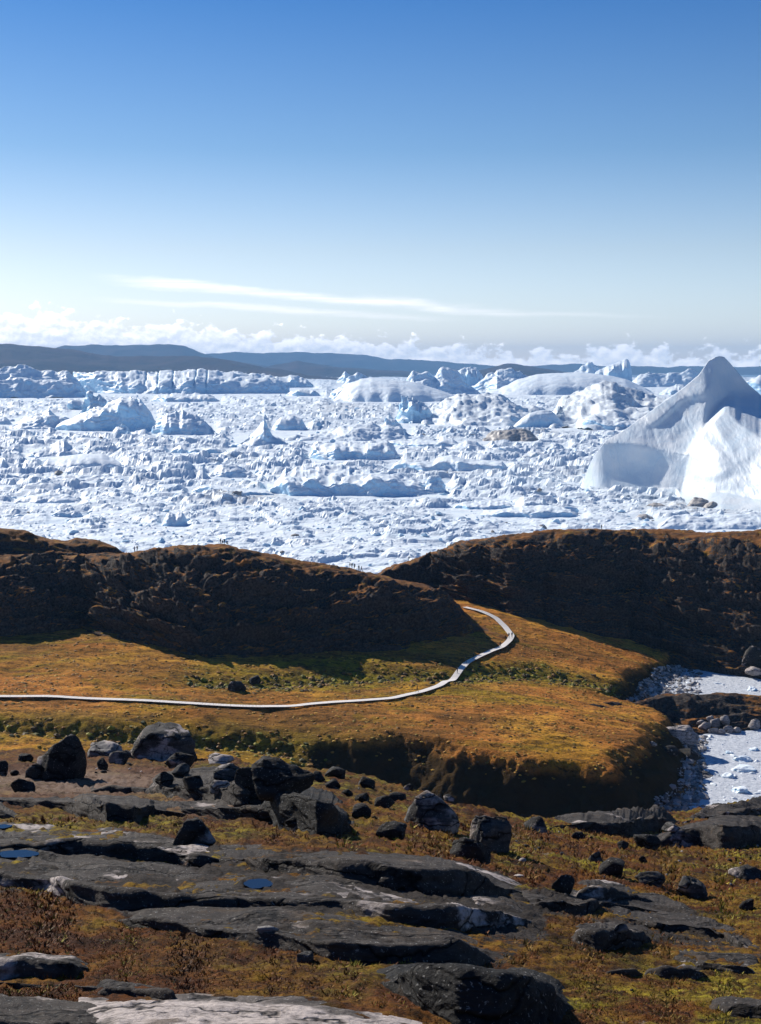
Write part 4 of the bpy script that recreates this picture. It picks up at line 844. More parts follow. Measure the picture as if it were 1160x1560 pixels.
dn = fbm2(px/45, py/16, 3, 91); keep = rs.uniform(-0.7, 0.9, N) < dn; px, py, Dq = px[keep], py[keep], Dq[keep]; N = len(px)
spx = 1.25*rs.pareto(1.8, N)+1.2; spx = np.minimum(spx, 8.0)      # size in photograph pixels
s = spx*Dq/F*0.75
def packz(X, Y):
    j = np.clip(((X/Y*F+CX)-xi[0])/(xi[1]-xi[0]), 0, len(xi)-1).astype(int); i = np.clip(np.searchsorted(-(HZ+CAMZ*F/np.asarray(Y)), -pi_), 0, len(pi_)-1)
    return None
pos = np.stack([(px-CX)/F*Dq, Dq, np.full(N, 0.9)], 1)
jj = np.clip(np.round((px-xi[0])/3.5), 0, len(xi)-1).astype(int); ii = np.array(np.clip(np.searchsorted(-pi_, -py), 0, len(pi_)-1))
pos[:, 2] = zi[ii, jj]-0.05*s
sc3 = np.stack([s*rs.uniform(.8, 1.5, N), s*rs.uniform(.8, 1.4, N), s*rs.uniform(0.55, 1.0, N)], 1)
cols = np.where(rs.uniform(size=(N, 1)) < 0.03, np.array([[0.30, 0.28, 0.26]]), np.where(rs.uniform(size=(N, 1)) < 0.35, np.array([[0.50, 0.70, 0.86]]), np.array([[0.80, 0.87, 0.93]]))+rs.uniform(-0.09, 0.05, (N, 1)))
o = link('brash_ice', scatter_mesh('brash_ice', CH, pos, sc3, rs.uniform(0, 6.28, N), M_brash, cols)); tag(o, 'small broken pieces of ice strewn over the pack between the bergs', kind='stuff')
# larger loose blocks, each its own object
prot = []
rs = np.random.RandomState(33)
def rock_np(seed, sub=3, planes=9, rough=0.10, flat=0.0, lim=(0.42, 0.8)):
    bm = bmesh.new(); bmesh.ops.create_icosphere(bm, subdivisions=sub, radius=1)
    V = np.array([v.co[:] for v in bm.verts]); Fc = np.array([[v.index for v in f.verts] for f in bm.faces]); bm.free()
    r = np.random.RandomState(seed)
    for k in range(planes):
        d = r.normal(size=3); d /= np.linalg.norm(d); L = r.uniform(*lim); q = V@d
        V = V-np.outer(np.maximum(q-L, 0)*0.97, d)
    V /= np.abs(V).max(axis=0)
    n = V/np.linalg.norm(V, axis=1, keepdims=True)
    V = V+n*(rough*fbm3(V[:, 0]*1.6+seed, V[:, 1]*1.6, V[:, 2]*1.6, 5, seed, 0.55))[:, None]
    V[:, 2] = np.maximum(V[:, 2], -0.55)
    return V, Fc
for k in range(10):
    V, Fc = rock_np(200+k, 2, 7, 0.16)
    prot.append(mesh_np('ice_block', V, Fc, M_block, False, {'dirt': np.zeros(len(V))}))
taken = []
cnt = 0
while cnt < 200:
    px = rs.uniform(-40, 1200); py = 625+(872-625)*rs.uniform()**0.8
    if px > 880 and py < 790 and px > 880: continue
    if any(abs(px-a) < 9 and abs(py-b_) < 5 for a, b_ in taken): continue
    taken.append((px, py)); D_ = dsea(py); sp = min(13.0, 3.4+2.1*rs.pareto(1.9)); s = sp*D_/F
    o = link('ice_block', prot[cnt % 10], loc=((px-CX)/F*D_, D_, 0.9+0.25*s)); o.scale = (s*rs.uniform(.8, 1.4), s*rs.uniform(.7, 1.2), s*rs.uniform(.5, .95)); o.rotation_euler = (rs.uniform(-.2, .2), rs.uniform(-.2, .2), rs.uniform(0, 6.28))
    lb = ('large ' if sp > 7.5 else 'mid-sized ' if sp > 5 else 'small ')+'loose ice block in the pack '+where(px, py, LAND); tag(o, lb, 'ice block', 'loose ice blocks in the pack'); cnt += 1
for px, py, wpx, hpx, lab in [(1150, 1143, 16, 7, 'pale blue ice piece near the right edge, below the headland boulders'), (1130, 1158, 30, 8, 'long flat white floe second from the headland in the lower cove'), (1132, 1173, 36, 7, 'longest thin floe in the middle of the lower cove'),
        (1108, 1184, 22, 7, 'cluster-like low ice piece left of centre in the lower cove'), (1127, 1206, 26, 13, 'bright pointed blue-white ice piece nearest the dark slope in the cove'), (1146, 1052, 18, 10, 'small pointed ice piece in the upper cove by the right edge'),
        (1075, 1176, 10, 6, 'small dark-edged ice piece by the cobbles of the lower cove'), (1112, 1148, 12, 7, 'small white ice piece in the upper part of the lower cove'), (1066, 1131, 12, 7, 'white ice piece stranded below the pale shore rock')]:
    D_ = dsea(py); w_ = wpx*D_/F/2; V, Fc = rock_np(int(px+py), 3, 8, 0.22)
    o = link('ice_floe', mesh_np('ice_floe', V*np.array([w_, w_*0.9, hpx*D_/F*0.75]), Fc, M_block, False, {'dirt': np.zeros(len(V))}), loc=((px-CX)/F*D_, D_, 0.15)); tag(o, lab, 'ice floe')
rs = np.random.RandomState(71); N = 900
px = rs.uniform(1000, 1400, N); py = np.where(rs.uniform(size=N) < 0.75, rs.uniform(1112, 1235, N), rs.uniform(1032, 1060, N)); Dq = dsea(py)
s = (0.12+0.16*rs.pareto(2.2, N)).clip(0, 0.8); pos = np.stack([(px-CX)/F*Dq, Dq, np.full(N, 0.12)], 1)
cols = np.array([[0.78, 0.84, 0.89]])+rs.uniform(-.15, .04, (N, 1))
o = link('cove_brash', scatter_mesh('cove_brash', CH, pos, np.stack([s*1.5, s*1.2, s*0.6], 1), rs.uniform(0, 6.28, N), M_brash, cols)); tag(o, 'scattered bits of broken ice floating in the cove slush', kind='stuff')
print('brash', round(time.time()-T0, 1))
#@@ PART4
# ------------------------------------------------------------------ bedrock slabs of the foreground
def rock_disp(sc, seed, amp=1.0):
    def f(P):
        x, y, z = P[..., 0]/sc, P[..., 1]/sc, P[..., 2]/sc
        sl = z+0.12*x
        q = 2.6*fbm3(x*0.40, y*0.55, sl*1.5, 4, seed+21, 0.5); fq = q-np.floor(q); ter = np.floor(q)+sstep(0.25, 0.6, fq)
        return amp*sc*(0.022*ter+0.085*fbm3(x*0.45, y*0.45, z*0.9, 5, seed, 0.5)+0.035*fbm3(x*0.6, y*0.9, sl*3.2, 4, seed+5, 0.5, True)-0.02+0.006*fbm3(x*5, y*5, z*6, 3, seed+9, 0.6))
    return f
def slab(label, x0, x1, foot, brow, top, seed, mat=None, lean=0.6, amp=1.0, hide=0.25):
    step = max(1.3, (x1-x0)/290); xs = np.arange(x0, x1+step*0.5, step); s = (xs-x0)/(x1-x0)
    yf = pl(foot, xs, 5); yb = np.minimum(pl(brow, xs, 5), yf-0.3); yt = np.minimum(pl(top, xs, 5), yb-0.3)
    jit = fbm2(xs/70, xs*0+seed*1.37, 2, seed, 0.4); yf = yf+3.0*jit; yb = yb+3.0*fbm2(xs/55, xs*0+seed*3.11, 2, seed+2, 0.4); yt = yt+2.0*fbm2(xs/60, xs*0+seed*5.3, 2, seed+3, 0.4)
    yb = np.minimum(yb, yf-0.3); yt = np.minimum(yt, yb-0.3)
    tap = np.clip(np.minimum(s, 1-s)*9, 0, 1)**0.6 if x0 > -40 and x1 < 1200 else np.clip((1-s)*9, 0, 1)**0.6 if x0 <= -40 else np.clip(s*9, 0, 1)**0.6
    Df = fg_D(xs, yf); hf = (yf-yb)*Df/F
    Db = Df+lean*hf; zb = zpix(yb, Db); zf = zpix(yf, Df)
    Dt = np.minimum(fg_D(xs, yt), Df+np.maximum(6.0, hf*14)+(yb-yt)*Df/F*5); Dt = np.maximum(Dt, Db+0.05); zt = zpix(yt, Dt)
    sink = 0.16+0.006*Df
    zb = zf+(zb-zf)*tap; zt = fg_plane(xs, Dt)+np.maximum(zt-fg_plane(xs, Dt), -0.05)*tap
    ln = [(Df-0.35*lean*hf-0.10, zf-sink-0.25*hf), (Df, zf), (Df+0.40*(Db-Df), zf+0.58*(zb-zf)), (Db, zb), (Db+0.30*(Dt-Db), zb+0.38*(zt-zb)), (Dt, zt), (Dt+0.6+0.10*(Dt-Df), fg_plane(xs, Dt+0.6+0.10*(Dt-Df))-sink*1.6)]
    vis = max((yf-yt).max(), 4); fr = max((yf-yb).max(), 2); tp = max((yb-yt).max(), 2)
    rows = [3, int(min(fr, 90)*0.38)+4, int(min(fr, 90)*0.32)+4, int(tp*0.36)+4, int(tp*0.38)+4, 4]
    t_ = tvals(rows); Dv = pchip(np.array([l[0] for l in ln]), t_); Zv = pchip(np.array([l[1] for l in ln]), t_)
    P = np.stack([(xs[None]-CX)/F*Dv, Dv, Zv], 2); sc = np.clip(np.median(Df)*0.03*1.6, 0.5, 3.2)
    Nn = gnormals(P); P = P+Nn*rock_disp(sc, seed, amp)(P)[..., None]*(0.35+0.65*tap)[None, :, None]
    c0 = P.reshape(-1, 3).mean(0); c0[2] = P[..., 2].min()
    o = link('rock_slab', mesh_np('rock_slab', (P-c0).reshape(-1, 3), gridfaces(*Dv.shape), mat or M_rock), loc=c0)
    return tag(o, label, 'rock slab')
SL = [
 ('grey ledge with a dark vertical end, below the lone dark boulder on the left', -120, 368, [(-120, 1230), (0, 1229), (100, 1233), (130, 1246), (160, 1262), (205, 1262), (240, 1246), (300, 1251), (368, 1255)], [(-120, 1222), (0, 1220), (100, 1222), (150, 1223), (195, 1224), (240, 1231), (300, 1243), (368, 1249)], [(-120, 1211), (0, 1210), (100, 1212), (170, 1214), (230, 1220), (300, 1237), (368, 1244)], None),
 ('low layered shelf under the heap of stones, left of the big dark block', 138, 450, [(138, 1208), (200, 1206), (270, 1213), (330, 1224), (400, 1240), (450, 1242)], [(138, 1204), (200, 1200), (260, 1204), (320, 1215), (400, 1224), (450, 1236)], [(138, 1200), (200, 1194), (260, 1196), (320, 1207), (400, 1212), (450, 1228)], None),
 ('dark shelf between the low layered shelf and the flat-topped boulder', 262, 452, [(262, 1240), (330, 1247), (400, 1254), (452, 1256)], [(262, 1233), (330, 1228), (400, 1232), (452, 1244)], [(262, 1228), (330, 1219), (400, 1215), (452, 1232)], None),
 ('small dark hump at the left edge above the broad grey slab', -120, 34, [(-120, 1252), (0, 1252), (34, 1250)], [(-120, 1234), (0, 1233), (20, 1241), (34, 1248)], [(-120, 1228), (0, 1228), (20, 1237), (34, 1246)], None),
 ('broad grey slab with a rain pool at its left end', -120, 352, [(-120, 1312), (0, 1312), (100, 1310), (200, 1310), (260, 1313), (310, 1314), (352, 1314)], [(-120, 1290), (0, 1288), (100, 1289), (200, 1291), (260, 1298), (310, 1304), (352, 1310)], [(-120, 1262), (0, 1258), (80, 1265), (120, 1268), (170, 1266), (230, 1278), (300, 1290), (352, 1303)], 'p'),
 ('long dark grey slab sloping across the left, above the rust-coloured heath', -120, 582, [(-120, 1354), (0, 1356), (70, 1364), (110, 1378), (160, 1386), (250, 1388), (330, 1388), (420, 1389), (480, 1389), (540, 1394), (582, 1402)], [(-120, 1327), (0, 1330), (70, 1337), (160, 1353), (250, 1368), (330, 1374), (420, 1374), (480, 1372), (540, 1380), (582, 1399)], [(-120, 1300), (0, 1300), (80, 1305), (160, 1309), (250, 1316), (330, 1338), (420, 1362), (480, 1362), (540, 1370), (582, 1397)], None),
 ('rounded grey whaleback slab reaching into the heath at lower centre', 150, 762, [(150, 1402), (250, 1418), (330, 1434), (420, 1442), (500, 1460), (600, 1468), (700, 1472), (762, 1470)], [(150, 1396), (250, 1402), (330, 1414), (420, 1420), (500, 1436), (600, 1442), (680, 1436), (735, 1444), (762, 1464)], [(150, 1386), (250, 1374), (330, 1376), (420, 1379), (500, 1386), (580, 1396), (650, 1406), (720, 1430), (762, 1460)], None),
 ('dark slab whose pale back edge meets the heath, centre right', 326, 800, [(326, 1314), (400, 1324), (470, 1334), (560, 1352), (640, 1364), (700, 1368), (760, 1370), (800, 1362)], [(326, 1304), (400, 1307), (470, 1311), (560, 1319), (640, 1327), (700, 1330), (760, 1344), (800, 1357)], [(326, 1292), (400, 1292), (470, 1296), (560, 1302), (640, 1310), (700, 1316), (760, 1334), (800, 1352)], None),
 ('slab with a pale pinkish top beside the blue rain pool', 338, 832, [(338, 1362), (400, 1380), (470, 1388), (540, 1396), (600, 1412), (680, 1422), (760, 1422), (800, 1420), (832, 1412)], [(338, 1352), (400, 1368), (470, 1370), (540, 1374), (600, 1384), (680, 1386), (760, 1387), (800, 1394), (832, 1407)], [(338, 1336), (400, 1334), (470, 1336), (560, 1350), (640, 1362), (700, 1368), (780, 1376), (832, 1402)], 'p'),
 ('long flat grey slab with a shadowed front, right of the dark slab', 796, 1070, [(796, 1384), (830, 1391), (890, 1396), (920, 1388), (960, 1390), (1010, 1396), (1070, 1404)], [(796, 1372), (850, 1374), (900, 1373), (940, 1376), (1000, 1384), (1040, 1392), (1070, 1401)], [(796, 1358), (850, 1359), (930, 1366), (1000, 1372), (1040, 1382), (1070, 1396)], None),
 ('hunched grey slab stepping down to the right edge', 915, 1156, [(915, 1402), (950, 1412), (1000, 1422), (1040, 1424), (1100, 1432), (1156, 1456)], [(915, 1394), (970, 1400), (1040, 1405), (1080, 1411), (1120, 1428), (1156, 1450)], [(915, 1387), (970, 1379), (1040, 1394), (1080, 1404), (1120, 1418), (1156, 1444)], None),
 ('low flat-faced rock with a bright edge near the right edge', 1022, 1154, [(1022, 1466), (1070, 1481), (1110, 1485), (1154, 1484)], [(1022, 1450), (1060, 1459), (1100, 1462), (1154, 1468)], [(1022, 1442), (1060, 1452), (1100, 1456), (1154, 1462)], None),
 ('shadowed ledge hidden in the heath under the long flat slab', 870, 992, [(870, 1442), (910, 1455), (950, 1450), (992, 1440)], [(870, 1424), (910, 1421), (950, 1420), (992, 1426)], [(870, 1418), (910, 1412), (950, 1411), (992, 1418)], None),
 ('low grey rock poking from brown heath, left one of the pair', 918, 1002, [(918, 1492), (960, 1494), (1002, 1490)], [(918, 1482), (950, 1478), (980, 1482), (1002, 1488)], [(918, 1476), (950, 1471), (980, 1475), (1002, 1485)], None),
 ('low rock with bright patches poking from brown heath, right one of the pair', 984, 1080, [(984, 1492), (1030, 1494), (1080, 1492)], [(984, 1482), (1020, 1478), (1050, 1481), (1080, 1488)], [(984, 1476), (1020, 1469), (1050, 1472), (1080, 1485)], 'p'),
 ('small thin rock sheet in the heath above the big black rock', 798, 884, [(798, 1482), (840, 1484), (884, 1482)], [(798, 1474), (840, 1474), (884, 1479)], [(798, 1469), (840, 1468), (884, 1476)], None),
 ('thin cracked rock sheet at the lower right edge', 1082, 1300, [(1082, 1536), (1110, 1550), (1160, 1554), (1300, 1556)], [(1082, 1532), (1110, 1536), (1160, 1534), (1300, 1536)], [(1082, 1527), (1110, 1526), (1160, 1528), (1300, 1530)], 'p'),
 ('big black shadowed rock with a mossy rim at the bottom', 574, 876, [(574, 1502), (640, 1542), (700, 1566), (760, 1578), (810, 1574), (850, 1556), (876, 1540)], [(574, 1484), (640, 1478), (700, 1481), (760, 1487), (810, 1487), (850, 1508), (876, 1533)], [(574, 1476), (640, 1468), (700, 1471), (760, 1477), (810, 1478), (850, 1500), (876, 1530)], 'k'),
 ('narrow grey slab at the left edge under the rust-coloured heath', -140, 134, [(-140, 1488), (0, 1488), (60, 1490), (110, 1488), (134, 1477)], [(-140, 1468), (0, 1467), (60, 1468), (110, 1470), (134, 1474)], [(-140, 1456), (0, 1456), (60, 1455), (110, 1459), (134, 1470)], None),
 ('thin rock sheet at the left edge just below the narrow grey slab', -140, 168, [(-140, 1502), (0, 1502), (100, 1504), (168, 1508)], [(-140, 1493), (0, 1494), (100, 1498), (168, 1505)], [(-140, 1485), (0, 1487), (100, 1493), (168, 1501)], None),
 ('rounded speckled rock in the bottom left corner', -160, 182, [(-160, 1650), (0, 1650), (60, 1640), (120, 1620), (182, 1580)], [(-160, 1556), (0, 1556), (60, 1560), (120, 1566), (182, 1572)], [(-160, 1517), (0, 1520), (60, 1525), (120, 1532), (150, 1542), (182, 1558)], None),
 ('small dark slab with a sharp right end, near the bottom left', 148, 274, [(148, 1518), (200, 1522), (240, 1529), (274, 1533)], [(148, 1508), (190, 1509), (240, 1512), (262, 1516), (274, 1530)], [(148, 1501), (180, 1498), (240, 1503), (262, 1509), (274, 1526)], None),
 ('wide pale pinkish slab along the bottom edge', 120, 660, [(120, 1650), (300, 1650), (450, 1640), (600, 1610), (660, 1580)], [(120, 1572), (270, 1568), (400, 1568), (520, 1570), (600, 1572), (660, 1574)], [(120, 1521), (200, 1519), (270, 1515), (330, 1517), (400, 1521), (450, 1522), (520, 1530), (600, 1545), (660, 1566)], 'P'),
 ('flat dark outcrop at the brink above the stream gully', 828, 1034, [(828, 1262), (900, 1270), (960, 1278), (1000, 1268), (1034, 1256)], [(828, 1258), (870, 1253), (930, 1251), (1000, 1246), (1034, 1253)], [(828, 1253), (870, 1245), (930, 1240), (1000, 1234), (1034, 1249)], None),
 ('long sloping grey outcrop climbing to the right edge, beside the lower cove', 1026, 1400, [(1026, 1259), (1080, 1253), (1160, 1244), (1400, 1225)], [(1026, 1252), (1080, 1243), (1160, 1230), (1400, 1208)], [(1026, 1247), (1080, 1232), (1160, 1214), (1400, 1180)], None),
 ('large dark outcrop with a bright upper edge under the sloping one', 990, 1400, [(990, 1287), (1040, 1292), (1100, 1298), (1160, 1290), (1400, 1280)], [(990, 1282), (1040, 1268), (1100, 1256), (1160, 1258), (1400, 1250)], [(990, 1278), (1040, 1261), (1100, 1246), (1160, 1246), (1400, 1235)], None),
 ('low slab peeping out between the hidden ledge and the pointed boulder', 880, 1000, [(880, 1372), (940, 1376), (1000, 1380)], [(880, 1355), (920, 1356), (960, 1364), (1000, 1376)], [(880, 1350), (920, 1346), (960, 1356), (1000, 1372)], None),
 ('massive black shadowed rock face under the big perched boulder', 392, 540, [(392, 1246), (430, 1263), (480, 1275), (520, 1273), (540, 1264)], [(392, 1224), (420, 1214), (470, 1216), (505, 1226), (526, 1240), (540, 1256)], [(392, 1212), (420, 1200), (470, 1201), (505, 1212), (526, 1228), (540, 1252)], 'k'),
 ('fractured grey outcrop with stones on it, left of the big perched boulder', 222, 408, [(222, 1208), (260, 1217), (320, 1227), (370, 1236), (408, 1236)], [(222, 1203), (245, 1198), (280, 1197), (330, 1198), (380, 1199), (408, 1206)], [(222, 1194), (245, 1182), (280, 1176), (330, 1172), (380, 1171), (408, 1180)], None),
]
for i, (lab, x0, x1, ft, bw, tp, pm_) in enumerate(SL):
    slab(lab, x0, x1, ft, bw, tp, 300+i*11, {'p': M_rockp, 'P': M_pale, 'k': M_black}.get(pm_))
print('slabs', round(time.time()-T0, 1))

# ------------------------------------------------------------------ rays onto what stands so far
bpy.context.view_layer.update()
DG = bpy.context.evaluated_depsgraph_get()
EYE = Vector((0, 0, CAMZ))
def hit(px, py):
    ok, loc, n, _, ob, _ = S.ray_cast(DG, EYE, Vector(((px-CX)/F, 1.0, -(py-HZ)/F)).normalized())
    return (loc, n, ob) if ok else (None, None, None)
def drop(x, y, z0=200.0):
    ok, loc, n, _, ob, _ = S.ray_cast(DG, Vector((x, y, z0)), Vector((0, 0, -1)))
    return loc if ok else None

# ------------------------------------------------------------------ boulders
def boulder(label, px, base, wpx, hpx, seed, mat=None, sub=4, name='boulder', cat='boulder', group=None, planes=10, top=None):
    loc, n, ob = hit(px, base)
    if loc is None: return None
    k = loc.y/F; w_ = wpx*k/2; h_ = hpx*k
    V, Fc = rock_np(seed, sub, planes+5, 0.08, lim=(0.58, 0.86) if wpx > 70 else (0.46, 0.80))
    V[:, 2] = V[:, 2]-V[:, 2].min()
    V[:, 0] *= 2/np.ptp(V[:, 0]); V[:, 2] /= V[:, 2].max()
    V = V*np.array([w_, w_*0.85, h_*1.20]); V[:, 2] -= h_*0.20
    if sub >= 4:
        nn = V/np.linalg.norm(V, axis=1, keepdims=True); q = V/w_
        V = V+nn*(w_*0.06*fbm3(q[:, 0]*2.2, q[:, 1]*2.2, q[:, 2]*4+q[:, 0], 5, seed+4, 0.58, True))[:, None]-nn*w_*0.06
    o = link(name, mesh_np(name, V, Fc, mat or M_bould, True), loc=(loc.x, loc.y+w_*0.55, fg_like(loc, w_)))
    return tag(o, label, cat, group)
def fg_like(loc, w_):
    d = drop(loc.x, loc.y+w_*0.55, loc.z+w_*2+1.0)
    return (0.5*loc.z+0.5*d.z) if d is not None and abs(d.z-loc.z) < w_*2.5 else loc.z
BL = [
 ('large dark rounded boulder standing alone on the left', 87, 1190, 76, 68, 2, None),
 ('dark boulder leaning against the left foot of the large dark rounded one', 52, 1187, 36, 22, 3, None),
 ('big grey boulder streaked with pale lichen, highest on the left', 250, 1160, 102, 51, 5, 'm'),
 ('pale flat-topped boulder between the two largest left boulders', 158, 1151, 54, 17, 7, 'p'),
 ('dark boulder right below the pale flat-topped one', 180, 1163, 30, 18, 8, None),
 ('small upright dark stone beside the path on the left', 156, 1172, 18, 17, 9, None),
 ('low grey stone at the left foot of the pale-streaked boulder', 196, 1154, 20, 10, 10, 'm'),
 ('dark boulder lying in front of the big pale-streaked one', 272, 1169, 46, 22, 11, None),
 ('big dark boulder perched on the black rock face', 425, 1203, 98, 47, 13, None),
 ('pale low stone behind the fractured outcrop', 337, 1163, 40, 12, 17, 'p'),
 ('pointed dark stone on the gravel at far left', 32, 1206, 36, 20, 19, None),
 ('small dark stone above the leaning boulder at far left', 37, 1160, 24, 11, 21, None),
 ('dark stone cut by the left edge beside the gravel', -4, 1182, 26, 22, 22, None),
 ('small stone in front of the dark stone at the left edge', 22, 1182, 14, 8, 23, None),
 ('flat-topped dark boulder alone in the hollow, left of centre', 297, 1285, 66, 35, 25, None),
 ('boulder with a bright white left face on the right slope', 655, 1262, 88, 54, 39, 'm'),
 ('dark triangular boulder right of the white-faced one', 743, 1297, 64, 50, 29, 'm'),
 ('dark block wedged below the white-faced boulder', 718, 1312, 62, 34, 31, None),
 ('blue-grey flat stone with a pale rim, below the white-faced boulder', 595, 1277, 48, 20, 33, None),
 ('dark boulder at the brink of the gully', 821, 1268, 36, 21, 35, None),
 ('roundish dark boulder, left of a pair on the right slope', 907, 1312, 23, 14, 37, 'm'),
 ('black rounded boulder, larger of the pair on the right slope', 937, 1336, 40, 25, 43, None),
 ('pointed dark stone just above the long flat slab', 857, 1360, 36, 25, 41, None),
 ('dark rough boulder with jagged top, centre of the right slope', 993, 1349, 46, 19, 45, 'm'),
 ('dark round boulder nearest the right edge of the slope', 1058, 1367, 52, 29, 47, 'm'),
 ('dark boulder at the right edge above the heath', 1138, 1341, 50, 18, 49, 'm'),
 ('small black stone at the right edge of the slope', 1142, 1386, 24, 17, 51, None),
 ('small dark stone above the pair of boulders on the right slope', 950, 1294, 18, 11, 53, None),
 ('dark knobbly stone left of the large dark outcrop', 992, 1294, 44, 20, 55, None),
 ('small dark stone on green moss above the pair', 880, 1278, 22, 10, 57, None),
 ('tiny dark stone beside the small black heath patch', 980, 1313, 14, 9, 59, None),
 ('grey flat stone lying on the right slope under the far outcrop', 1028, 1266, 34, 10, 61, 'm'),
 ('dark boulder lying on the meadow above the boardwalk', 359, 1053, 28, 15, 63, None),
 ('small dark boulder right of the meadow boulder', 386, 1042, 20, 11, 65, None),
 ('dark rocky knob standing at the shore of the upper cove', 1146, 1016, 34, 30, 67, None),
 ('pale pinkish boulder in the ice of the upper cove', 1152, 1035, 28, 11, 69, 's'),
 ('small stone half sunk in heath at lower left centre', 463, 1466, 26, 14, 71, 'm'),
 ('white flat stone between the heath and the whaleback slab', 405, 1420, 36, 9, 73, 'p'),
 ('pale stone slab leaning out of the shadowed ledge', 945, 1424, 26, 12, 75, 'p'),
]
HEAP = [(248, 1196, 30, 20), (276, 1184, 28, 20), (292, 1204, 34, 20), (345, 1186, 44, 20), (374, 1196, 40, 26), (330, 1212, 34, 18), (388, 1222, 34, 16)]
HLAB = ['leftmost low', 'upright pointed', 'broad central', 'wide upper right', 'tall right', 'dark lower', 'bottom right']
for (a, b_, c_, d_), l_ in zip(HEAP, HLAB): BL.append((l_+' grey stone on the fractured outcrop left of the big perched boulder', a, b_, c_, d_, 700+a, 'm' if a % 3 == 0 else None))
for (a, b_, c_, d_, l_) in [(485, 1191, 26, 15, 'first dark stone on the mossy bank right of the perched boulder'), (515, 1186, 32, 17, 'dark two-humped stone highest on the mossy bank'), (507, 1201, 24, 14, 'dark stone below the two-humped one on the mossy bank'), (556, 1201, 28, 15, 'dark craggy stone in yellow moss on the bank'),
        (552, 1223, 24, 13, 'small brown stone below the craggy one in yellow moss'), (586, 1230, 32, 16, 'dark pyramid stone left of the white-faced boulder'), (605, 1219, 28, 10, 'low grey stone above the dark pyramid stone'), (530, 1213, 18, 10, 'small dark stone at the middle of the mossy bank'), (622, 1203, 18, 8, 'pale small stone at the brow of the mossy bank'), (685, 1222, 18, 8, 'pale small stone on the crest right of the white-faced boulder'), (448, 1259, 26, 14, 'little dark stone in the moss under the black rock face'), (548, 1244, 30, 18, 'brownish mound-like stone right of the black rock face')]:
    BL.append((l_, a, b_, c_, d_, 900+a, None))
for a, b_, c_, d_, l_ in [(1068, 1106, 14, 8, 'leftmost pale stone of the headland pile'), (1076, 1112, 20, 11, 'broad pinkish stone low in the headland pile'), (1084, 1103, 13, 10, 'upright pale stone in the headland pile'), (1092, 1108, 16, 13, 'tall pale stone in the middle of the headland pile'), (1104, 1106, 20, 12, 'big pale stone right in the headland pile'), (1112, 1117, 16, 11, 'rounded grey stone at the waterline of the headland pile'), (1100, 1119, 12, 8, 'small brown stone at the waterline of the headland pile'), (1124, 1117, 18, 9, 'dark brown stone right of the headland pile'), (1088, 1118, 18, 9, 'reddish flat stone at the foot of the headland pile'), (1150, 1112, 20, 14, 'grey boulder at the right edge of the headland shore')]:
    BL.append((l_, a, b_, c_, d_, 1200+a, 's'))
for a, b_, c_, d_, l_ in [(1040, 1132, 66, 20, 'long pale grey rock running into the lower cove'), (1052, 1157, 34, 14, 'dark rock jutting into the lower cove'), (1022, 1152, 30, 12, 'pale rock beside the dark jutting one on the cobble shore'), (996, 1138, 14, 7, 'white block lying on the meadow bank above the cove')]:
    BL.append((l_, a, b_, c_, d_, 1500+a, 's' if 'dark' not in l_ else None))
for lab, px, py, w_, h_, sd, mt in BL:
    boulder(lab, px, py, w_, h_, sd, {'p': M_bouldpale, 'm': M_bouldmid, 's': M_shore, 'k': M_black, None: M_bould}[mt], 4 if w_ > 44 else 3, 'boulder' if w_ > 30 else 'stone', 'boulder' if w_ > 30 else 'stone')
# small stones on the slope: alike, so one label
rs = np.random.RandomState(5)
SPROT = []
SLAND = [(87, 1188, 'the lone dark rounded boulder'), (250, 1160, 'the pale-streaked boulder'), (310, 1200, 'the fractured outcrop'), (465, 1272, 'the black rock face'), (655, 1262, 'the white-faced boulder'), (745, 1297, 'the dark triangular boulder'), (821, 1268, 'the boulder at the brink'), (937, 1336, 'the black rounded boulder'), (857, 1360, 'the pointed dark stone'), (993, 1349, 'the rough jagged boulder'), (1058, 1367, 'the round boulder'), (1138, 1341, 'the boulder at the right edge'), (930, 1265, 'the flat dark outcrop'), (1080, 1290, 'the large dark outcrop'), (920, 1380, 'the long flat slab'), (1040, 1415, 'the hunched slab'), (960, 1485, 'the pair of low rocks'), (1090, 1475, 'the low flat-faced rock'), (550, 1205, 'the craggy stone in yellow moss'), (1120, 1540, 'the cracked rock sheet')]
for k in range(8):
    V, Fc = rock_np(500+k, 2, 8, 0.12); SPROT.append([mesh_np('slope_stone', V, Fc, mm, True) for mm in (M_bould, M_bouldpale)])
n_ = 0
while n_ < 70:
    if rs.uniform() < 0.6: px, py = rs.uniform(780, 1180), rs.uniform(1255, 1365)
    else: px, py = [(rs.uniform(0, 200), rs.uniform(1150, 1205)), (rs.uniform(470, 640), rs.uniform(1180, 1240)), (rs.uniform(200, 420), rs.uniform(1155, 1215)), (rs.uniform(860, 1160), rs.uniform(1380, 1530))][rs.randint(4)]
    loc, n, ob = hit(px, py)
    if loc is None or ob.name != 'hillside_ground': continue
    w_ = min(14, 4+2.6*rs.pareto(2.0))*loc.y/F/2
    o = link('slope_stone', SPROT[n_ % 8][1 if rs.uniform() < 0.28 else 0], loc=(loc.x, loc.y, loc.z+0.12*w_)); o.scale = (w_*rs.uniform(.9, 1.3), w_*rs.uniform(.8, 1.1), w_*rs.uniform(.55, .95)); o.rotation_euler = (0, 0, rs.uniform(0, 6.28))
    tag(o, ('larger ' if w_/loc.y*F*2 > 8 else 'small ')+'loose stone in the heath '+where(px, py, SLAND), 'stone', 'small loose stones on the slope'); n_ += 1
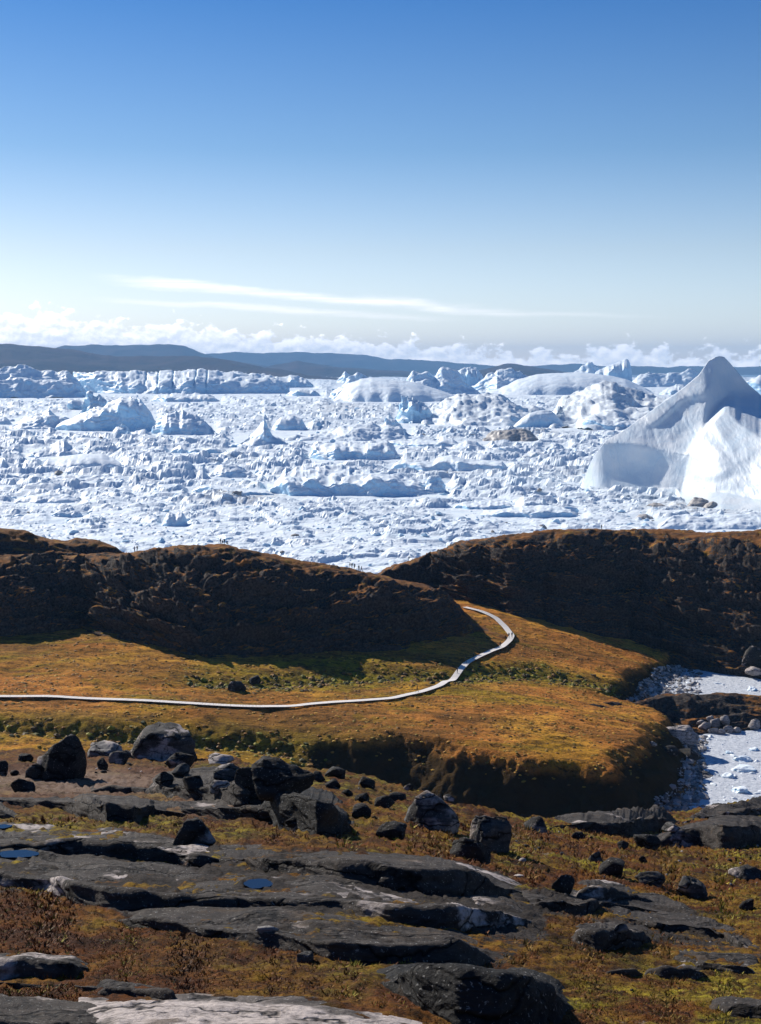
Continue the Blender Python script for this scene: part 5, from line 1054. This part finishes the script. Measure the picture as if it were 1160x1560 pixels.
# cobbles on the two beaches
N = 2600; rs = np.random.RandomState(8); pts = []; px = np.concatenate([rs.uniform(915, 1070, 3400), rs.uniform(995, 1075, 2600)]); py = np.concatenate([rs.uniform(1014, 1068, 3400), rs.uniform(1112, 1240, 2600)])
PP = []; SS = []
for a, b_ in zip(px, py):
    loc, n, ob = hit(a, b_)
    if loc is None or ob.name not in ('meadow_ground', 'cove_slush', 'headland'): continue
    if loc.z > 3.2 or (ob.name == 'cove_slush' and rs.uniform() < (0.35 if a < 1066 else 0.9)) or (ob.name == 'headland'): continue
    if ob.name == 'meadow_ground' and (n.z < 0.6 or loc.x < 55): continue
    PP.append(loc); SS.append(min(1.1, 0.2+0.2*rs.pareto(2.2)))
PP = np.array([p[:] for p in PP]); SS = np.array(SS); n_ = len(PP)
base = np.where(rs.uniform(size=(n_, 1)) < 0.5, np.array([[0.30, 0.28, 0.27]]), np.where(rs.uniform(size=(n_, 1)) < 0.5, np.array([[0.10, 0.098, 0.098]]), np.array([[0.48, 0.46, 0.45]])))*rs.uniform(.7, 1.2, (n_, 1))
CB = [rock_np(600+k, 1, 5, 0.08) for k in range(6)]
o = link('beach_cobbles', scatter_mesh('beach_cobbles', CB, PP, np.stack([SS*1.2, SS, SS*0.7], 1), rs.uniform(0, 6.28, n_), M_cob, base)); tag(o, 'grey and white cobbles covering the narrow beaches at the coves', kind='stuff')
print('boulders', round(time.time()-T0, 1), n_); import collections

# ------------------------------------------------------------------ rain pools
def pool(px, py, wpx, hpx, label, seed):
    pts = []
    loc, n, ob = hit(px, py+hpx/2)
    if loc is None: return
    k = loc.y/F; rx = wpx*k/2; a = np.linspace(0, 2*np.pi, 49)[:-1]
    r = 1+0.22*fbm2(np.cos(a)*1.3+seed, np.sin(a)*1.3, 3, seed)
    ry = hpx/2*loc.y/(loc.y*0+CAMZ-loc.z)*k*1.0/1.0
    z0 = loc.z+0.02
    if ob.name.startswith('rock_slab') or ob.name == 'hillside_ground':
        co = np.empty(len(ob.data.vertices)*3, np.float32); ob.data.vertices.foreach_get('co', co); co = co.reshape(-1, 3)
        rr_ = np.hypot((co[:, 0]+ob.location.x-loc.x)/rx, (co[:, 1]+ob.location.y-loc.y-ry)/ry)
        tgt = z0-ob.location.z+np.where(rr_ < 1, -0.05, -0.05+0.075*sstep(0.95, 1.15, rr_)); bl = 1-sstep(1.1, 2.6, rr_)
        co[:, 2] = np.where(rr_ < 2.6, np.maximum(co[:, 2], 0*co[:, 2]-99)*(1-bl)+tgt*bl, co[:, 2]); ob.data.vertices.foreach_set('co', co.ravel()); ob.data.update()
    V = [(0, 0, 0)]+[(rx*c*q, ry*s_*q, 0) for c, s_, q in zip(np.cos(a), np.sin(a), r)]+[(rx*c*q*1.05, ry*s_*q*1.05, -0.25) for c, s_, q in zip(np.cos(a), np.sin(a), r)]
    n1 = len(a); Fc = [(0, 1+i, 1+(i+1) % n1) for i in range(n1)]
    for i in range(n1): j = (i+1) % n1; Fc += [(1+i, 1+n1+i, 1+n1+j), (1+i, 1+n1+j, 1+j)]
    o = link('rain_pool', mesh_np('rain_pool', np.array(V), np.array(Fc), M_pool, False), loc=(loc.x, loc.y+ry, z0))
    tag(o, label, kind='structure')
pool(392, 1347, 44, 15, 'small blue rain pool in a hollow of the pinkish slab', 3)
pool(22, 1302, 66, 12, 'shallow rain pool reflecting sky at the left edge', 5)
pool(2, 1260, 26, 6, 'tiny rain pool at the left edge above the larger one', 6)

# ------------------------------------------------------------------ boardwalk
BW = [(-180, 1061), (-90, 1062), (0, 1063), (80, 1064), (160, 1067), (240, 1071), (320, 1075.5), (400, 1079), (440, 1079), (470, 1075), (540, 1070), (600, 1066), (640, 1057), (672, 1046), (695, 1033), (703, 1020), (712, 1010), (740, 998), (765, 988), (777, 977), (780, 970), (770, 957), (756, 944), (735, 934), (717, 929), (704, 926)]
pts = []
for a, b_ in BW:
    x, y = pix_on(meadow, a, b_); pts.append((x, y))
pts = np.array(pts)
seg = np.r_[0, np.cumsum(np.hypot(*np.diff(pts, axis=0).T))]; L = seg[-1]
ss = np.arange(0, L, 1.0); cx_ = np.interp(ss, seg, pts[:, 0]); cy_ = np.interp(ss, seg, pts[:, 1])
ker = np.hanning(9); ker /= ker.sum()
cx_ = np.convolve(np.pad(cx_, 4, mode='edge'), ker, 'valid'); cy_ = np.convolve(np.pad(cy_, 4, mode='edge'), ker, 'valid')
cz_ = meadow(cx_, cy_); kz = np.hanning(17); kz /= kz.sum(); cz_ = np.convolve(np.pad(np.maximum(cz_, np.convolve(np.pad(cz_, 8, mode='edge'), kz, 'valid')), 8, mode='edge'), kz, 'valid')+0.42
def bw_at(u):
    u = np.asarray(u); x = np.interp(u, ss, cx_); y = np.interp(u, ss, cy_); z = np.interp(u, ss, cz_)
    x2 = np.interp(u+0.5, ss, cx_)-np.interp(u-0.5, ss, cx_); y2 = np.interp(u+0.5, ss, cy_)-np.interp(u-0.5, ss, cy_); l = np.hypot(x2, y2)+1e-9
    return x, y, z, x2/l, y2/l
HW = 0.98
root = empty('boardwalk', (cx_[0], cy_[0], cz_[0]-0.4)); tag(root, 'pale wooden boardwalk winding across the meadow to the gap between the hills', 'boardwalk')
rt = np.array([cx_[0], cy_[0], cz_[0]-0.4])
def boxes(centres, tang, half, zc):
    """oriented boxes; half = (along, across, up)"""
    n = len(centres); c = np.array([[i, j, k] for k in (-1, 1) for j in (-1, 1) for i in (-1, 1)], float)
    tx, ty = tang[:, 0], tang[:, 1]; hl, hw, hh = half
    al = c[None, :, 0]*hl; ac = c[None, :, 1]*hw; up = c[None, :, 2]*hh
    X = centres[:, 0, None]+al*tx[:, None]-ac*ty[:, None]; Y = centres[:, 1, None]+al*ty[:, None]+ac*tx[:, None]; Zz = zc[:, None]+up
    V = np.stack([X, Y, np.broadcast_to(Zz, X.shape)], 2).reshape(-1, 3)
    f = np.array([[0, 2, 3, 1], [4, 5, 7, 6], [0, 1, 5, 4], [2, 6, 7, 3], [0, 4, 6, 2], [1, 3, 7, 5]])
    return V, (f[None]+(np.arange(n)*8)[:, None, None]).reshape(-1, 4)
us = np.arange(0.2, L-1.5, 0.24); x, y, z, tx, ty = bw_at(us); rs = np.random.RandomState(3)
V, Fc = boxes(np.stack([x, y], 1)+rs.normal(scale=.015, size=(len(us), 2)), np.stack([tx, ty], 1), (0.105, HW, 0.03), z+rs.normal(scale=.008, size=len(us)))
o = link('planks', mesh_np('planks', V-rt, Fc, M_plank, False), root); o['kind'] = 'stuff'
for sgn in (-1, 1):
    xx = cx_-sgn*0.8*HW*np.interp(ss, us, ty); yy = cy_+sgn*0.8*HW*np.interp(ss, us, tx); c4 = []
    for dx, dz in ((-.05, -.035), (.05, -.035), (.05, -.22), (-.05, -.22)): c4.append(np.stack([xx-dx*np.interp(ss, us, ty), yy+dx*np.interp(ss, us, tx), cz_+dz], 1))
    Pq = np.stack(c4+[c4[0]], 0)
    link('bearer', mesh_np('bearer', Pq.reshape(-1, 3)-rt, gridfaces(5, len(ss)), M_timber, False), root)
up = np.arange(1.0, L-2, 3.0); x, y, z, tx, ty = bw_at(up)
cen2 = np.concatenate([np.stack([x-s_*0.8*HW*ty, y+s_*0.8*HW*tx], 1) for s_ in (-1, 1)]); zz = np.concatenate([z, z])-0.55
V, Fc = boxes(cen2, np.concatenate([np.stack([tx, ty], 1)]*2), (0.07, 0.07, 0.5), zz)
o = link('posts', mesh_np('posts', V-rt, Fc, M_timber, False), root); o['kind'] = 'stuff'
print('boardwalk', round(time.time()-T0, 1), L)

# ------------------------------------------------------------------ people
def person_mesh(pose):
    """one continuous body grown from a skeleton, coloured by material slots: skin, hair, jacket, trousers, shoe"""
    st = {'walk': (0.28, -0.26, 0.22, -0.20), 'stand': (0.06, -0.04, 0.05, -0.03), 'pack': (0.16, -0.18, 0.1, -0.1)}.get(pose, (0.05, -0.05, 0.1, 0.1))
    sit = pose == 'sit'; hz = 0.45 if sit else 0.93
    J = {}; E = []; R = {}
    def v(n, p, r, par=None):
        J[n] = p; R[n] = r
        if par: E.append((par, n))
    v('pelvis', (0, 0, hz), 0.15); v('waist', (0, 0.01, hz+0.18), 0.135, 'pelvis'); v('chest', (0, 0.0, hz+0.40), 0.17, 'waist'); v('neck', (0, 0.01, hz+0.57), 0.06, 'chest'); v('chin', (0, 0.02, hz+0.65), 0.075, 'neck'); v('head', (0, 0.02, hz+0.74), 0.10, 'chin'); v('crown', (0, 0.01, hz+0.81), 0.07, 'head')
    for s_, a, c in ((-1, st[0], st[2]), (1, st[1], st[3])):
        k = 'l' if s_ < 0 else 'r'
        v('hip'+k, (0.10*s_, 0, hz-0.06), 0.10, 'pelvis')
        if sit: v('knee'+k, (0.12*s_, 0.42, hz+0.02), 0.07, 'hip'+k); v('ankle'+k, (0.12*s_, 0.46, 0.08), 0.05, 'knee'+k); v('toe'+k, (0.12*s_, 0.62, 0.04), 0.045, 'ankle'+k)
        else: v('knee'+k, (0.10*s_, a*0.6+0.05, 0.50), 0.07, 'hip'+k); v('ankle'+k, (0.10*s_, a-0.02, 0.09), 0.05, 'knee'+k); v('toe'+k, (0.11*s_, a+0.16, 0.04), 0.045, 'ankle'+k)
        v('shoulder'+k, (0.19*s_, 0, hz+0.47), 0.075, 'chest'); v('elbow'+k, (0.26*s_, -c*0.5-0.03, hz+0.20), 0.052, 'shoulder'+k); v('wrist'+k, (0.25*s_, -c+0.10, hz-0.02), 0.038, 'elbow'+k); v('hand'+k, (0.25*s_, -c+0.14, hz-0.11), 0.035, 'wrist'+k)
    if pose == 'pack': v('bag', (0, -0.20, hz+0.38), 0.15, 'chest')
    names = list(J); me = bpy.data.meshes.new('person_body'); me.from_pydata([J[n] for n in names], [(names.index(a), names.index(b_)) for a, b_ in E], [])
    ob = bpy.data.objects.new('person_body', me); COL.objects.link(ob)
    sk = ob.modifiers.new('skin', 'SKIN'); sd = ob.modifiers.new('sub', 'SUBSURF'); sd.levels = 1; sd.render_levels = 1
    for i, n in enumerate(names): me.skin_vertices[0].data[i].radius = (R[n], R[n]*0.85); me.skin_vertices[0].data[i].use_root = (n == 'pelvis')
    dg = bpy.context.evaluated_depsgraph_get(); dg.update()
    m2 = bpy.data.meshes.new_from_object(ob.evaluated_get(dg)); bpy.data.objects.remove(ob)
    m2.materials.clear()
    for mm in (M_skin, M_hair, M_jack[0], M_trou, M_timber): m2.materials.append(mm)
    for p in m2.polygons:
        c = p.center; zz = c.z-hz
        p.material_index = 1 if (zz > 0.74 or (zz > 0.64 and c.y < 0.0)) else 0 if zz > 0.57 else 2 if zz > (-0.02 if abs(c.x) < 0.2 else -0.04) else 0 if (abs(c.x) > 0.2 and zz > -0.2) else 4 if c.z < 0.10 else 3
        p.use_smooth = True
    return m2
PM = {k: person_mesh(k) for k in ('walk', 'stand', 'pack', 'sit')}
def person(px, py, pose, jack, face, label, on='ray', group=None, size=1.0):
    if on == 'walk':
        k = np.argmin((CX+cx_/cy_*F-px)**2+(HZ+(CAMZ-cz_)/cy_*F-py)**2); loc = Vector((cx_[k], cy_[k], cz_[k]+0.03))
        off = on_off.get((px, py), 0.0); loc.x += off
    else:
        loc = None
        for q in np.arange(py-14, py+14, 0.5):
            l_, n, ob = hit(px, q)
            if ob is not None and ob.name in ('rocky_hill', 'rocky_spur', 'rocky_bluff'): loc = l_+Vector((0, 0.4, 0)); break
        if loc is None: return
        d = drop(loc.x, loc.y, 150)
        if d is not None: loc = d
    m_ = PM[pose]; o = link('person', m_, loc=loc); o.rotation_euler = (0, 0, face); o.scale = (size*1.08,)*3
    o.material_slots[2].link = 'OBJECT'; o.material_slots[2].material = M_jack[jack]
    tag(o, label, 'person', group)
on_off = {(776.5, 972): -0.45, (779.5, 972.5): 0.45}
person(776.5, 972, 'walk', 0, 0.3, 'walker in dark clothes, left of two abreast at the sharp bend of the boardwalk', 'walk')
person(779.5, 972.5, 'walk', 1, 0.3, 'walker in dark clothes, right of two abreast at the sharp bend of the boardwalk', 'walk')
person(763, 988, 'walk', 0, 0.9, 'lone walker in dark clothes just below the sharp bend of the boardwalk', 'walk')
person(722, 1005, 'pack', 0, 1.0, 'walker with a pack on the middle stretch of the boardwalk', 'walk')
person(710, 1011, 'walk', 4, 1.0, 'walker stepping along the upper edge of the small bridge', 'walk')
person(700, 1027, 'stand', 0, 2.0, 'person standing at the lower end of the small bridge', 'walk')
person(637, 1058, 'walk', 0, 1.2, 'lone walker on the long bend left of the bridge', 'walk')
person(205, 843, 'stand', 3, 2.6, 'person in a pale jacket standing on the left hill against the ice')
person(209, 843, 'stand', 0, 2.9, 'person in dark clothes beside the pale jacket on the left hill')
for i, (a, ps) in enumerate([(336, 'stand'), (339, 'sit'), (342, 'pack'), (346, 'sit')]):
    person(a, 834, ps, [0, 1, 0, 4][i], 2.4+0.5*i, ['leftmost of four people gathered on top of the left hill', 'seated person, second from left on top of the left hill', 'standing person with a pack on top of the left hill', 'seated person at the right end of the group on the left hill'][i], group='people resting on top of the left hill')
for i, (a, ps) in enumerate([(533.5, 'stand'), (536.5, 'pack'), (540.5, 'stand'), (547, 'stand'), (551, 'walk')]):
    person(a, 871, ps, [0, 0, 1, 4, 0][i], 2.0+0.6*i, ['leftmost of five people standing in the gap between the hills', 'second person from left in the gap, wearing a pack', 'middle of the five people in the gap between the hills', 'fourth person from left in the gap between the hills', 'walker at the right end of the five in the gap'][i], group='people standing in the gap between the hills')
person(623.5, 858, 'stand', 0, 2.2, 'lone person on the rising left shoulder of the right bluff')
person(917, 811, 'stand', 0, 2.2, 'lone tiny person on the top of the right bluff under the pyramid iceberg')
print('people', round(time.time()-T0, 1))

# ------------------------------------------------------------------ heath plants
def tufts(name, N, x0, x1, y0, y1, hmin, hmax, label, seed, hues, nb=6):
    rs = np.random.RandomState(seed); px = rs.uniform(x0, x1, N); py = rs.uniform(y0, y1, N)
    keep = py > np.interp(px, *np.array(EDGE).T)+4
    for lab, a, b_, ft, bw, tp, pm_ in SL:
        keep &= ~inpoly(px, py, [(q[0], q[1]+0) for q in tp]+[(q[0], q[1]) for q in ft[::-1]])
    keep &= ~(inpoly(px, py, ROCKPOLY) | inpoly(px, py, ROCKPOLY2)) | (rs.uniform(size=N) < 0.10)
    D_ = fg_D(px, py); X_ = (px-CX)/F*D_
    d1 = fbm2(X_*0.5/np.clip(D_/25, .6, 3), D_*0.35/np.clip(D_/25, .6, 3), 4, seed+3); keep &= rs.uniform(-0.75, 0.55, N) < d1
    X_, D_, d1, px, py = X_[keep], D_[keep], d1[keep], px[keep], py[keep]; n = len(X_)
    Z_ = fg_plane(px, D_)+fg_rough(X_, D_)
    k = D_/F; h = rs.uniform(hmin, hmax, n)*k*np.clip(0.75+0.9*fbm2(X_*1.1/np.clip(D_/25, .6, 3), D_*0.8/np.clip(D_/25, .6, 3), 3, seed+12), 0.5, 1.25); hue = np.clip(0.5+0.55*fbm2(X_*0.8/np.clip(D_/25, .6, 3)+9, D_*0.5/np.clip(D_/25, .6, 3), 3, seed+7)+rs.normal(scale=.13, size=n), 0, 0.999)
    gw = np.zeros(n); gd = np.full(n, 1e-9)
    for gx, gy, gv in gpts:
        wg = np.exp(-((px-gx)/170)**2-((py-gy)/55)**2); gw += wg*gv; gd += wg
    gw = (gw+0.004)/(gd+0.02); sel = rs.uniform(size=n) < gw*1.5*sstep(-0.15, 0.35, fbm2(X_*0.45/np.clip(D_/25, .6, 3)+40, D_*0.3/np.clip(D_/25, .6, 3), 4, seed+17))
    hu = np.array(hues[0]); hg = np.array(hues[1])
    c = 0.92*np.where(sel[:, None], hg[(hue*len(hg)).astype(int)], hu[(hue*len(hu)).astype(int)])*rs.uniform(0.65, 1.3, (n, 1))
    Vs = np.zeros((n, nb, 3, 3), np.float32); a = rs.uniform(0, 6.28, (n, nb)); tilt = rs.uniform(0.2, 1.25, (n, nb)); ln = h[:, None]*rs.uniform(0.6, 1.3, (n, nb)); wd = ln*rs.uniform(0.22, 0.42, (n, nb))
    dx, dy, dz = np.cos(a)*np.sin(tilt), np.sin(a)*np.sin(tilt), np.cos(tilt); ox, oy = -np.sin(a), np.cos(a)
    r0 = h[:, None]*rs.uniform(0, 0.6, (n, nb)); bx = X_[:, None]+np.cos(a)*r0; by = D_[:, None]+np.sin(a)*r0; bz = Z_[:, None]-0.15*h[:, None]+0*a
    Vs[:, :, 0] = np.stack([bx-ox*wd*.5, by-oy*wd*.5, bz], 2); Vs[:, :, 1] = np.stack([bx+ox*wd*.5, by+oy*wd*.5, bz], 2); Vs[:, :, 2] = np.stack([bx+dx*ln, by+dy*ln, bz+dz*ln], 2)
    cc = np.repeat(np.repeat(c[:, None, None, :], nb, 1), 3, 2)*rs.uniform(.8, 1.2, (n, nb, 1, 1))
    V = Vs.reshape(-1, 3); o = link(name, mesh_np(name, V, np.arange(len(V)).reshape(-1, 3), M_leaf, False, {'Col': np.broadcast_to(cc, (n, nb, 3, 3)).reshape(-1, 3)}))
    return tag(o, label, kind='stuff')
RUST = [(0.06, 0.028, 0.011), (0.10, 0.036, 0.011), (0.15, 0.045, 0.011), (0.21, 0.072, 0.013), (0.24, 0.13, 0.017), (0.15, 0.105, 0.015)]
GREEN = [(0.04, 0.045, 0.010), (0.10, 0.095, 0.012), (0.25, 0.215, 0.018), (0.36, 0.27, 0.024), (0.20, 0.10, 0.016)]
tufts('heath_plants', 44000, -80, 1240, 1255, 1600, 4.0, 7.5, 'low rust and green dwarf shrubs between the rock slabs', 41, (RUST, GREEN), 6)
tufts('far_heath_plants', 9000, -80, 1240, 1150, 1262, 2.2, 4.5, 'low yellow-green heath on the brow of the slope', 43, (RUST, GREEN), 4)
# shrubs along the wet gullies of the meadow
rs = np.random.RandomState(51); Nn = 34000
X_ = rs.uniform(-95, 95, Nn); Y_ = rs.uniform(285, 480, Nn); px = CX+X_/Y_*F
g1 = sdf(X_, Y_, G1, False); g2 = sdf(X_, Y_, G2, False); dd_ = sdf(X_, Y_, poly)
wetp = np.exp(-(g2/7)**2)*0.35+0.25*np.exp(-(g1/5)**2); pr = wetp+0.16+0.30*np.clip(fbm2(X_*0.05, Y_*0.08, 4, 95), 0, 1)
keep = (rs.uniform(size=Nn) < pr) & (dd_ < 4); X_, Y_, wetp = X_[keep], Y_[keep], wetp[keep]
bwd = np.min(np.hypot(X_[:, None]-cx_[None, ::3], Y_[:, None]-cy_[None, ::3]), axis=1); X_, Y_, wetp = X_[bwd > 2.6], Y_[bwd > 2.6], wetp[bwd > 2.6]; n = len(X_)
Z_ = meadow(X_, Y_); wsel = rs.uniform(size=n) < wetp*2.5; s = np.where(wsel, rs.uniform(0.25, 0.75, n), rs.uniform(0.14, 0.42, n)); cols = np.array([(0.05, 0.05, 0.010), (0.12, 0.11, 0.012), (0.24, 0.21, 0.018), (0.11, 0.06, 0.014), (0.20, 0.10, 0.018)])[rs.randint(0, 5, n)]*rs.uniform(.7, 1.2, (n, 1))
cols = np.where(wsel[:, None], cols, np.array([(0.12, 0.06, 0.012), (0.26, 0.115, 0.018), (0.38, 0.19, 0.024), (0.44, 0.25, 0.026), (0.24, 0.16, 0.018)])[rs.randint(0, 5, n)])
BSH = [rock_np(640+k, 1, 3, 0.3) for k in range(6)]
o = link('meadow_shrubs', scatter_mesh('meadow_shrubs', BSH, np.stack([X_, Y_, Z_], 1), np.stack([s*1.5, s*1.1, s*np.where(wsel, 0.8, 0.6)], 1), rs.uniform(0, 6.28, n), M_leaf, cols)); tag(o, 'golden grass tussocks and willow scrub dotted over the meadow', kind='stuff')
print('plants', round(time.time()-T0, 1))

# ------------------------------------------------------------------ air
bm = bmesh.new(); bmesh.ops.create_cube(bm, size=1.0); me = bpy.data.meshes.new('haze'); bm.to_mesh(me); bm.free()
m = bpy.data.materials.new('haze'); m.use_nodes = True; m.node_tree.nodes.clear(); t = NT(m.node_tree)
o_ = t.new('ShaderNodeOutputMaterial'); v_ = t.new('ShaderNodeVolumePrincipled'); t.l.new(v_.outputs[0], o_.inputs['Volume'])
v_.inputs['Color'].default_value = (0.28, 0.57, 1.0, 1); v_.inputs['Density'].default_value = 3.5e-5; v_.inputs['Anisotropy'].default_value = 0.0
me.materials.append(m)
hz_ = link('haze', me, loc=(0, 16950, 319)); hz_.scale = (92000, 34100, 642); tag(hz_, 'thin blue air between the camera and the far hills', kind='stuff')
